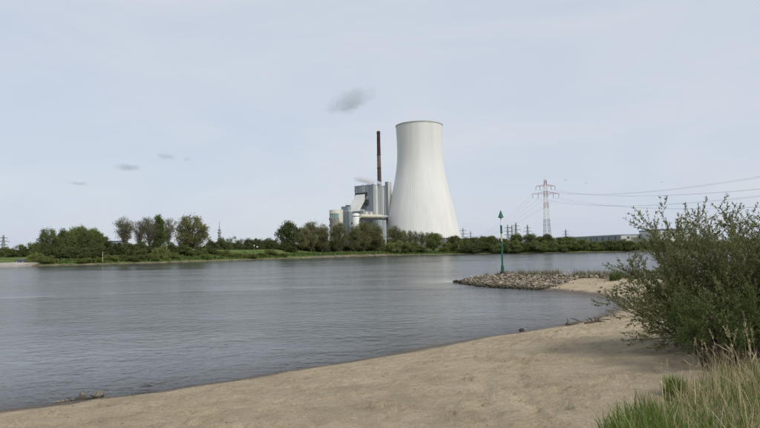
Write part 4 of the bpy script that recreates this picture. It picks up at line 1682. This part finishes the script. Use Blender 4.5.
# hedge behind the dike
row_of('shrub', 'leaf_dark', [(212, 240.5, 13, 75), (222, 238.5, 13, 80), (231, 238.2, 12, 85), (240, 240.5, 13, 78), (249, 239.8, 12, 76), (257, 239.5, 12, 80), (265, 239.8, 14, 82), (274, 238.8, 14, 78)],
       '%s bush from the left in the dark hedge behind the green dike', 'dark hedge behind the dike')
row_of('shrub', 'leaf_olive', [(203, 254.5, 12, 8), (226, 250.2, 13, 16), (238, 253.5, 12, 11), (250, 254.0, 14, 8), (261, 253.0, 11, 12), (271, 249.5, 13, 15), (282, 253, 10, 9)],
       '%s olive shrub from the left on the slope of the green dike', 'olive shrubs on the dike slope')
tree('shrub', 'leaf_dark', 214.5, 248.6, 9, 26, 'small dark bush alone on the green dike slope', None)
tree('shrub', 'leaf_dark', 291, 247, 12, 30, 'low dark bush at the right foot of the dark dense tree', None)
tree('shrub', 'leaf_dark', 281, 244, 12, 42, 'low dark bush at the left foot of the dark dense tree', None)
tree('dense', 'leaf_dark', 287.5, 222.8, 19, 40, 'dark green dense tree left of the brown row', None)
row_of('brown', 'leaf_brown', [(302, 228, 13, 44), (311, 223.0, 16, 46), (322, 225.6, 14, 44), (339, 223.8, 15, 42), (354, 227.0, 13, 42), (364, 223.5, 18, 40), (375, 224.5, 17, 42)],
       '%s brown spring tree from the left before the power station', 'brown trees before the power station')
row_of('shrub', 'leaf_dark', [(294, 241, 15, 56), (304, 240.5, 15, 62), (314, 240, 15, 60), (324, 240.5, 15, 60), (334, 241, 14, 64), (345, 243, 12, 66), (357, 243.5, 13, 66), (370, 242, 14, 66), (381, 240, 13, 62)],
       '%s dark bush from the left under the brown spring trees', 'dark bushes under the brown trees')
# before the cooling tower
tree('brown', 'leaf_brown', 396.5, 226.8, 14, 40, 'round brown tree before the left foot of the cooling tower', None)
row_of('bare', 'leaf_brown', [(404.5, 230.5, 6, 60), (410, 230.8, 6.5, 60), (416, 231.5, 6.5, 60), (422, 232, 6.5, 60), (428, 232.8, 6.5, 60)],
       '%s small bare tree from the left in the short row before the cooling tower', 'row of small bare trees')
row_of('shrub', 'leaf_olive', [(388, 243.0, 12, 20), (397, 241.5, 14, 14), (408, 243.0, 13, 12), (421, 246.0, 13, 10), (414, 240.5, 13, 26), (447, 243.5, 13, 14), (458, 242, 12, 16)],
       '%s olive shrub from the left at the water before the cooling tower', 'olive shrubs before the cooling tower')
tree('dense', 'leaf_dense', 433.5, 233.8, 18, 24, 'leafy green tree before the middle of the cooling tower foot', None)
tree('dense', 'leaf_dense', 453.5, 236.3, 13, 30, 'leafy green tree before the right foot of the cooling tower', None)
# hedge right of the tower
row_of('dense', 'leaf_dense', [(466, 238.0, 10, 44), (474, 237.6, 11, 46), (483, 236.8, 12, 42), (492, 236.4, 12, 44), (502, 238.5, 12, 40), (517, 234.6, 12, 38), (531, 234.4, 14, 36), (540, 236.8, 11, 42),
                              (548.5, 234.6, 12, 38), (559, 237.6, 12, 44), (569, 236.8, 14, 36)],
       '%s tree from the left in the hedge right of the cooling tower', 'trees in the right hedge')
row_of('shrub', 'leaf_dense', [(465, 244.5, 14, 8, 'leaf_dark'), (476, 243.5, 16, 6, 'leaf_dark'), (488, 243.0, 16, 8, 'leaf_dark'), (500, 243.5, 15, 5), (515, 241.5, 18, 4), (529, 242.5, 16, 7, 'leaf_dark'),
                               (541, 241.0, 17, 5), (555, 241.5, 16, 6), (569, 241.0, 16, 5), (584, 239.8, 16, 8), (595, 241.5, 14, 6), (605, 241.0, 15, 8), (616, 240.2, 15, 5), (630, 238.5, 19, 6),
                               (644, 241.0, 14, 10), (655, 239.5, 16, 6, 'leaf_green'), (668, 240.5, 16, 7), (681, 240.0, 16, 8), (695, 240.5, 16, 6), (709, 240.0, 16, 7), (724, 240, 16, 7), (739, 239.5, 16, 7), (755, 239.5, 17, 7)],
       '%s shrub from the left along the water right of the cooling tower', 'shrubs along the right waterline')

# ------------------------------------------------------------------ willow bush on the beach
def willow(name, base, spread, stems, label, leafmat_, lean, hmax, leaf_len, seed, branchlets=13, leaves_per=24, low=0.25, barkm='willowbark', twr=0.0035, bare=False):
    g = np.random.default_rng(seed)
    r = random.Random(seed)
    root = empty(name, base, 0, label, 'bush')
    LP, LD = [], []
    tw = MB()
    stem_meshes = 0
    for s in range(stems):
        az = r.uniform(0, 6.283)
        rad0 = spread * 0.28 * math.sqrt(r.random())
        p = Vector((math.cos(az) * rad0 * 1.25, math.sin(az) * rad0 * 0.8, -0.08))
        az2 = az + r.gauss(0, 0.5)
        el = r.uniform(low, 1.35)
        d = Vector((math.cos(az2) * math.cos(el), math.sin(az2) * math.cos(el), math.sin(el))) + Vector(lean) * r.uniform(0.3, 1.0)
        d.normalize()
        Ls = hmax * r.uniform(0.68, 1.10) * (0.43 + 0.65 * math.sin(min(el, 1.57)))
        n = 9
        pts, rads = [], []
        droop = r.uniform(0.02, 0.16) if el < 0.8 else r.uniform(-0.02, 0.06)
        for i in range(n + 1):
            t_ = i / n
            pts.append(p.copy())
            rads.append(0.021 * (1 - 0.86 * t_) * r.uniform(0.8, 1.1))
            d = (d + Vector((r.gauss(0, 0.07), r.gauss(0, 0.07), r.gauss(0, 0.05) - droop * 0.55 + (0.09 if t_ > 0.6 else 0)))).normalized()
            p = p + d * (Ls / n)
            if p.z < 0.10:
                p.z = 0.10 + r.uniform(0, 0.05)
        MB().tube(pts, rads, 5).build('branch', M[barkm], root)
        bare_low = bare and s % 3 == 0 and el < 0.75
        for bn in range(branchlets):
            if bare_low and bn > 3:
                break
            t_ = 1 - 0.80 * r.random() ** 1.25
            if pts[int(t_ * n)].z < 0.38 and r.random() < 0.75:
                continue
            i = min(int(t_ * n), n - 1)
            q = pts[i].lerp(pts[i + 1], t_ * n - i)
            tan = (pts[i + 1] - pts[i]).normalized()
            dd = (tan * 0.8 + Vector((r.gauss(0, 0.6), r.gauss(0, 0.6), r.gauss(0.28, 0.45)))).normalized()
            Lb = r.uniform(0.28, 0.75) * (1.0 if hmax > 2 else 0.55)
            bp2 = [q]
            for k in range(4):
                dd = (dd + Vector((r.gauss(0, 0.12), r.gauss(0, 0.12), r.gauss(0.02, 0.12)))).normalized()
                bp2.append(bp2[-1] + dd * Lb / 4)
            tw.tube(bp2, [twr, twr * 0.85, twr * 0.7, twr * 0.55, twr * 0.3], 3, False)
            segs = [(bp2, Lb)]
            for k in range(2):
                j = r.randint(1, 3)
                d3 = (dd + Vector((r.gauss(0, 0.6), r.gauss(0, 0.6), r.gauss(0.1, 0.4)))).normalized()
                e = [bp2[j], bp2[j] + d3 * Lb * 0.3, bp2[j] + d3 * Lb * 0.55 + Vector((0, 0, 0.02))]
                tw.tube(e, [twr * 0.6, twr * 0.5, twr * 0.3], 3, False)
                segs.append((e, Lb * 0.55))
            for (pl, ll) in segs:
                m_ = max(4, int(leaves_per * ll / 0.6 * r.uniform(0.6, 1.3))) if not bare_low else 0
                for k in range(m_):
                    u = (0.12 + 0.88 * r.random()) * (len(pl) - 1)
                    j = min(int(u), len(pl) - 2)
                    pt = pl[j].lerp(pl[j + 1], u - j)
                    tg = (pl[j + 1] - pl[j]).normalized()
                    LP.append(pt[:])
                    LD.append((tg.x * 0.9 + r.gauss(0, 0.55), tg.y * 0.9 + r.gauss(0, 0.55), tg.z * 0.9 + r.gauss(0.05, 0.55)))
    tag(tw.build('twigs', M[barkm], root), kind='stuff')
    Vl, Fl = leaves_np(np.array(LP), np.array(LD), leaf_len, leaf_len * 0.27, g, 0.3)
    tag(link('foliage', mesh_np('foliage', Vl, Fl, M[leafmat_]), root), kind='stuff')
    return root, len(LP)


def beach_at(px, py):
    z = 1.2
    for _ in range(6):
        p = gp(px, py, z)
        z = gz(p.x, p.y)
    return (p.x, p.y, z)


b1 = beach_at(757, 346)
_, nl1 = willow('willow_bush', b1, 3.0, 150, 'big sprawling willow bush at the right edge of the beach', 'willow', (0.0, 0.0, 0.0), 2.38, 0.070, 11, 18, 32, 0.06, bare=True)
b2 = beach_at(790, 338)
_, nl2 = willow('willow_bush', b2, 3.0, 80, 'second willow bush cut off by the right picture edge', 'willow', (0.0, 0.0, 0.15), 2.5, 0.070, 23, 15, 30, 0.25)
b3 = beach_at(727, 369)
_, nl3 = willow('young_willow', b3, 1.2, 34, 'young bright green willow shoots in front of the big bush', 'willow_young', (-0.08, -0.05, 0.25), 1.05, 0.062, 37, 13, 34, 0.6, 'willowbark', 0.0025)


# ------------------------------------------------------------------ grasses
def blades(n, place, hgt, wid, lean, g, segs=4, curl=0.5, wind=(-0.15, 0.0)):
    P = place(n)
    n = len(P)
    z = ground(P[:, 0], P[:, 1]) - 0.01
    h = hgt * g.uniform(0.55, 1.25, n) * (P[:, 2] if P.shape[1] > 2 else 1)
    a = g.uniform(0, 6.283, n)
    le = np.abs(g.normal(0, lean, n))
    dx, dy = np.cos(a) * le + wind[0] * g.uniform(0, 1, n), np.sin(a) * le + wind[1]
    fa = g.uniform(0, 6.283, n)
    sx, sy = np.cos(fa), np.sin(fa)
    w = wid * g.uniform(0.6, 1.3, n)
    Vs = []
    for i in range(segs + 1):
        t_ = i / segs
        k = t_ * (1 - curl) + curl * t_ * t_ * 1.0
        cx, cy = P[:, 0] + dx * h * k, P[:, 1] + dy * h * k
        cz = z + h * t_ * (1 - 0.25 * le * t_)
        ww = w * (1 - t_) ** 0.6 * 0.5 + 0.0004
        Vs.append(np.stack([cx - sx * ww, cy - sy * ww, cz], 1))
        Vs.append(np.stack([cx + sx * ww, cy + sy * ww, cz], 1))
    Vs = np.stack(Vs, 1)
    k = 2 * (segs + 1)
    base = np.arange(n)[:, None] * k
    Fs = np.concatenate([np.stack([base[:, 0] + 2 * i, base[:, 0] + 2 * i + 1, base[:, 0] + 2 * i + 3, base[:, 0] + 2 * i + 2], 1) for i in range(segs)])
    tips = Vs[:, -2:, :].mean(1)
    return Vs.reshape(-1, 3), Fs, tips


gg = np.random.default_rng(99)
corner = [beach_at(*p)[:2] for p in ((592, 430), (612, 419), (650, 408), (676, 402), (700, 384), (726, 368), (762, 354))]
edge = np.array(corner)


def in_patch(x, y):
    """right of the edge line that runs from the lower frame up to the right"""
    ye = np.interp(x, edge[:, 0], edge[:, 1], left=-99, right=edge[-1, 1] + 0.5)
    return y < ye


def rand_patch(n, x0, x1, y0, y1, dens=lambda x, y: np.ones_like(x)):
    out_ = []
    tot = 0
    while tot < n:
        x, y = gg.uniform(x0, x1, 4 * n), gg.uniform(y0, y1, 4 * n)
        ok = in_patch(x, y) & (gg.random(4 * n) < dens(x, y))
        q = np.stack([x[ok], y[ok]], 1)
        out_.append(q)
        tot += len(q)
    return np.concatenate(out_)[:n]


def edge_depth(x, y):
    return np.interp(x, edge[:, 0], edge[:, 1], left=-99, right=edge[-1, 1]) - y


# short green grass along the left and lower edge, straw to the right
green_d = lambda x, y: np.clip(0.25 + 1.1 * fbm(x * 1.4, y * 1.4, 3) + 0.75 * (x < 3.3) * sstep(0, 0.5, x - 1.9) + 0.15, 0.03, 1) * sstep(-0.02, 0.25, edge_depth(x, y) + 0.1 * fbm(x * 5, y * 5, 2))
Vg, Fg, _ = blades(11500, lambda n: rand_patch(n, 1.9, 8.0, 2.8, 9.5, green_d), 0.27, 0.012, 0.5, gg, 4, 0.7)
tag(link('green_grass', mesh_np('green_grass', Vg, Fg, M['grass'])), 'fresh green grass in the lower right corner', 'grass', None, 'stuff')
straw_d = lambda x, y: np.clip(0.10 + 0.9 * sstep(2.5, 4.2, x) + 0.5 * fbm(x * 1.1 + 4, y * 1.1, 3), 0.02, 1)
Vs1, Fs1, tips1 = blades(5200, lambda n: rand_patch(n, 2.2, 8.5, 3.0, 9.6, straw_d), 0.42, 0.008, 0.38, gg, 4, 0.5)
tag(link('dry_grass', mesh_np('dry_grass', Vs1, Fs1, M['straw'])), 'dry straw coloured grass before the willow bush', 'grass', None, 'stuff')
Vs2, Fs2, _ = blades(7000, lambda n: rand_patch(n, 2.2, 8.5, 3.0, 9.6, straw_d), 0.16, 0.010, 0.95, gg, 3, 0.8)
tag(link('dead_grass_litter', mesh_np('dead_grass_litter', Vs2, Fs2, M['straw'])), 'matted dead grass litter between the dry stalks', 'grass litter', None, 'stuff')
# tall dead stalks with seed heads: single plants one can pick out
def stalk_mesh(seed):
    r = random.Random(seed)
    b = MB()
    h = 1.0
    lx, ly = r.gauss(0, 0.16), r.gauss(0, 0.16)
    pts = [Vector((lx * (t_ ** 1.8), ly * (t_ ** 1.8), h * t_)) for t_ in (0, 0.25, 0.5, 0.75, 1.0)]
    b.tube(pts, [0.0042, 0.0038, 0.0032, 0.0024, 0.0014], 4)
    st_ = b.mesh('stalk', M['straw'])
    g = np.random.default_rng(seed)
    n = 26
    t_ = g.uniform(0.80, 1.03, n)
    P = np.stack([lx * t_ ** 1.8 + g.normal(0, 0.004, n), ly * t_ ** 1.8 + g.normal(0, 0.004, n), t_], 1)
    D = np.stack([g.normal(lx, 0.5, n), g.normal(ly, 0.5, n), np.full(n, 0.8)], 1)
    Vh, Fh = leaves_np(P, D, 0.045, 0.012, g)
    n2 = 3
    t2 = g.uniform(0.2, 0.6, n2)
    P2 = np.stack([lx * t2 ** 1.8, ly * t2 ** 1.8, t2], 1)
    D2 = np.stack([g.normal(0, 1, n2), g.normal(0, 1, n2), np.full(n2, 0.8)], 1)
    Vb, Fb_ = leaves_np(P2, D2, 0.28, 0.012, g)
    return st_, mesh_np('seed_head', Vh, Fh, M['straw']), mesh_np('dry_leaf', Vb, Fb_, M['straw'])


sv = [stalk_mesh(700 + i) for i in range(6)]
spots = [(660, 394, 0.42), (668, 398, 0.5), (700, 376, 0.55), (705, 384, 0.62), (712, 384, 0.60), (722, 380, 0.72), (730, 384, 0.78), (737, 381, 0.80), (743, 388, 0.85), (748, 378, 0.70),
         (754, 386, 0.88), (758, 379, 0.74), (716, 398, 0.70), (735, 404, 0.72), (752, 408, 0.8), (688, 402, 0.5), (693, 378, 0.62), (727, 372, 0.8), (741, 372, 0.85), (752, 370, 0.9)]
spots.sort()
for i, (px, py, h) in enumerate(spots):
    bx_, by_, bz_ = beach_at(px, py)
    o = empty('grass_stalk', (bx_, by_, bz_ - 0.01), random.uniform(0, 6.28), '%s tall dead grass stalk from the left in the lower right corner' % ORD[i], 'grass stalk', 'tall dead grass stalks')
    o.scale = (h, h, h)
    s1, s2, s3 = sv[i % 6]
    link('stalk', s1, o)
    link('seed_head', s2, o)
    link('dry_leaf', s3, o)
# green tussock and the bent dead sheaf
tx, ty, tz = beach_at(675, 396)
def disc(cx, cy, r_):
    def f(n):
        a = gg.uniform(0, 6.283, n)
        q = r_ * np.sqrt(gg.random(n))
        return np.stack([cx + q * np.cos(a), cy + q * np.sin(a), 1.1 - 0.4 * q / r_], 1)
    return f
Vt, Ft, _ = blades(420, disc(tx, ty, 0.15), 0.30, 0.011, 0.3, gg, 4, 0.5, (0, 0))
tus = empty('grass_tussock', (tx, ty, tz), 0, 'small fresh green grass tussock at the edge of the dry grass', 'grass tussock')
me = mesh_np('blades', Vt - np.array([tx, ty, tz]), Ft, M['grass'])
link('blades', me, tus)
sx0, sy0, sz0 = beach_at(732, 363)
Vt, Ft, _ = blades(260, disc(sx0, sy0, 0.18), 0.50, 0.010, 0.5, gg, 4, 0.9, (-0.2, -0.1))
shf = empty('dead_reed_tuft', (sx0, sy0, sz0), 0, 'pale bent tuft of dead reeds under the willow bush', 'reed tuft')
link('blades', mesh_np('blades', Vt - np.array([sx0, sy0, sz0]), Ft, M['straw']), shf)
# weeds along the groyne crest
wx = []
for k in range(5200):
    s_ = random.uniform(3.5, 30)
    acc = 0
    for a, b in zip(crest[:-1], crest[1:]):
        l_ = (b - a).length
        if s_ <= acc + l_:
            break
        acc += l_
    c = a.lerp(b, min(1, (s_ - acc) / l_))
    dirv = (b - a).normalized()
    nrm = Vector((-dirv.y, dirv.x))
    if fbm(np.array([s_ * 0.8]), np.array([2.2]), 3)[0] < -0.1 or random.random() > (s_ - 2.5) / 8:
        continue
    q = c + nrm * random.gauss(0.2, 0.6)
    wx.append((q.x, q.y))
wx = np.array(wx)
Vw, Fw, _ = blades(len(wx), lambda n: wx, 0.62, 0.035, 0.35, gg, 3, 0.5)
tag(link('groyne_weeds', mesh_np('groyne_weeds', Vw, Fw, M['weeds'])), 'low dry weeds along the crest of the stone groyne', 'weeds', None, 'stuff')
tux, tuy = 17.3, 42.4
tuz = gz(tux, tuy)
Vt, Ft, _ = blades(240, disc(tux, tuy, 0.45), 0.8, 0.035, 0.4, gg, 4, 0.5, (0, 0))
tf = empty('green_tuft', (tux, tuy, tuz), 0, 'bright green plant tuft at the sandy end of the groyne', 'plant')
link('blades', mesh_np('blades', Vt - np.array([tux, tuy, tuz]), Ft, M['willow_young']), tf)

# rough grass and herbs along the far waterline
n = 15000
bx2 = gg.uniform(-260, 330, n)
bo2 = np.abs(gg.normal(0, 9, n)) + 3.5
bo2 = bo2 + 4.5 * ((bx2 > -55) & (bx2 < 14))
by2 = far_shore(bx2) + bo2
ok = ~((bx2 < -136))
bx2, by2 = bx2[ok], by2[ok]
bz2 = far_ground(bx2, by2)
Pb = np.stack([bx2, by2, bz2], 1)
Vb2, Fb2 = leaves_np(Pb, np.stack([gg.normal(0, 0.5, len(Pb)), gg.normal(0, 0.5, len(Pb)), np.full(len(Pb), 1.0)], 1), 1.0, 0.9, gg)
tag(link('bank_herbs', mesh_np('bank_herbs', Vb2, Fb2, M['leaf_green'])), 'rough grass and herbs along the far waterline', 'herbs', None, 'stuff')

# ------------------------------------------------------------------ vehicles on the far bank
def car(name, loc, rz, label, paint, prof_, roof, cat, L=4.4, W=1.75):
    root = empty(name, loc, rz, label, cat)
    # body: side outline extruded, upper part narrowed
    b = MB()
    n_ = len(prof_)
    vs = []
    for s in (-1, 1):
        for (x, z) in prof_:
            w = W / 2 * (1.0 if z < 0.9 else 1.0 - 0.16 * (z - 0.9) / 0.6)
            vs.append((x, s * w, z))
    fs = [tuple(range(n_)), tuple(reversed(range(n_, 2 * n_)))]
    for i in range(n_):
        j = (i + 1) % n_
        fs.append((i, i + n_, j + n_, j))
    b.add(vs, fs)
    b.build('body', M[paint], root)
    for s in (-1, 1):
        for (x0, x1, x2, x3) in roof:
            w0, w1 = W / 2 * 0.985 + 0.02, W / 2 * 0.90 + 0.02
            g = MB()
            g.add([(x0, s * w0, 0.98), (x1, s * w0, 0.98), (x2, s * w1, 1.40), (x3, s * w1, 1.40),
                   (x0, s * (w0 - 0.05), 0.98), (x1, s * (w0 - 0.05), 0.98), (x2, s * (w1 - 0.05), 1.40), (x3, s * (w1 - 0.05), 1.40)],
                  [(0, 1, 2, 3), (7, 6, 5, 4), (0, 4, 5, 1), (1, 5, 6, 2), (2, 6, 7, 3), (3, 7, 4, 0)])
            g.build('window', M['carglass'], root)
        for x in (-L * 0.30, L * 0.31):
            t_ = MB().tube([(x, s * (W / 2 - 0.2), 0.32), (x, s * (W / 2 + 0.02), 0.32)], 0.32, 16).build('wheel', M['rubber'], root)
            MB().tube([(x, s * (W / 2 - 0.1), 0.32), (x, s * (W / 2 + 0.04), 0.32)], 0.19, 12).build('rim', M['light'], t_)
    for s in (-0.62, 0.62):
        MB().box(L / 2 - 0.12, L / 2 + 0.02, s - 0.16, s + 0.16, 0.62, 0.76).build('headlight', M['light'], root)
    return root


carprof = [(-2.2, 0.25), (2.15, 0.25), (2.2, 0.6), (2.1, 0.82), (1.1, 0.97), (0.35, 1.42), (-0.2, 1.48), (-1.35, 1.45), (-2.05, 0.98), (-2.22, 0.8)]
cy = 233.0
cpos = at(21.5, 262, cy)
cz = 0.7 + (cy - 217) / 45 * 2.4
car('parked_car', (cpos.x, cy, cz), R(172), 'dark blue car parked on the ferry landing', 'carpaint', carprof, [(-1.95, -0.95, -0.95, -1.4), (-0.85, 0.15, 0.05, -0.85), (0.25, 1.0, 0.38, 0.15)], 'car')
vp = at(347.5, 250, 440)
vanprof = [(-2.4, 0.3), (2.35, 0.3), (2.4, 0.8), (2.0, 1.05), (1.4, 1.9), (1.0, 2.05), (-2.35, 2.05), (-2.42, 1.9)]
car('white_van', (vp.x, vp.y, fz(vp.x, vp.y)), 0.15, 'white van parked on the grass below the power station', 'vanpaint', vanprof, [(0.4, 1.6, 1.2, 0.5)], 'van', 4.8, 1.9)

# ------------------------------------------------------------------ river marks on the far bank
def mark(px, ytop, off, label, board=False, colors=('yellow', 'white')):
    Y = 300.0
    for _ in range(6):
        p = at(px, horizon(px), Y)
        Y = float(far_shore(np.array([p.x]))[0]) + off
    p = at(px, horizon(px), Y)
    z = fz(p.x, p.y)
    H = at(px, ytop, Y).z - z
    root = empty('river_mark', (p.x, p.y, z), 0, label, 'river mark')
    n_ = 5
    for i in range(n_):
        MB().lathe([(0.09, H * i / n_), (0.09, H * (i + 1) / n_)], 10).build('pole_band', M[colors[i % 2]], root)
    if board:
        MB().box(-0.55, 0.55, -0.25, -0.16, H - 1.1, H - 0.1).build('board', M[colors[0]], root)
    return root


mark(102.6, 251.5, 4, 'slim yellow and white river post before the left clump', False, ('yellow', 'yellowish'))
mark(458.6, 244.8, 4, 'pale river post at the right foot of the cooling tower', False, ('yellowish', 'steel'))
mark(465.6, 246.6, 9, 'small yellow river board right of the pale post', True, ('yellow', 'steel'))
for (px, py, w, lb) in ((254.3, 245.4, 0.8, 'left of two tiny white signs on the green dike'), (257.2, 246.8, 1.2, 'right of two tiny white signs on the green dike'), (363.6, 249.6, 0.9, 'small white sign under the brown trees')):
    Y = 345 if px < 300 else 450
    p = at(px, py, Y)
    z = fz(p.x, p.y)
    sg = empty('white_sign', (p.x, p.y, z), 0, lb, 'sign')
    hz_ = max(p.z - z, 0.9)
    MB().box(-w * 0.4, w * 0.4, -0.06, 0.02, hz_ - 0.3, hz_ + 0.3).build('board', M['white'], sg)
    MB().tube([(0, 0.06, 0), (0, 0.06, hz_)], 0.06, 6).build('post', M['steel'], sg)

# birds over the pylon
for (px, py, lb) in ((565.3, 180.3, 'tiny dark bird just right of the pylon tip'), (586.3, 183.2, 'tiny dark bird farther right of the pylon'), (661.5, 182.3, 'tiny dark bird above the power cables at the right')):
    p = at(px, py, 260)
    b = MB()
    b.tube([(-0.28, 0, 0), (-0.1, 0, 0.01), (0.12, 0, 0), (0.3, 0, 0.02)], [0.02, 0.09, 0.09, 0.03], 6)
    for s in (-1, 1):
        b.add([(-0.12, s * 0.05, 0.03), (0.14, s * 0.05, 0.03), (0.1, s * 0.32, 0.16), (-0.1, s * 0.62, 0.08), (-0.14, s * 0.3, 0.13),
               (-0.12, s * 0.05, 0.05), (0.14, s * 0.05, 0.05), (0.1, s * 0.32, 0.18), (-0.1, s * 0.62, 0.09), (-0.14, s * 0.3, 0.15)],
              [(0, 1, 2, 3, 4), (9, 8, 7, 6, 5), (0, 5, 6, 1), (1, 6, 7, 2), (2, 7, 8, 3), (3, 8, 9, 4), (4, 9, 5, 0)])
    o = b.build('bird', M['dark'])
    o.location = p
    o.rotation_euler = (0.2, 0, 0.9)
    tag(o, lb, 'bird')

print('triangles', sum(len(o.data.polygons) for o in scene.objects if o.type == 'MESH'), 'willow leaves', nl1, nl2, nl3)
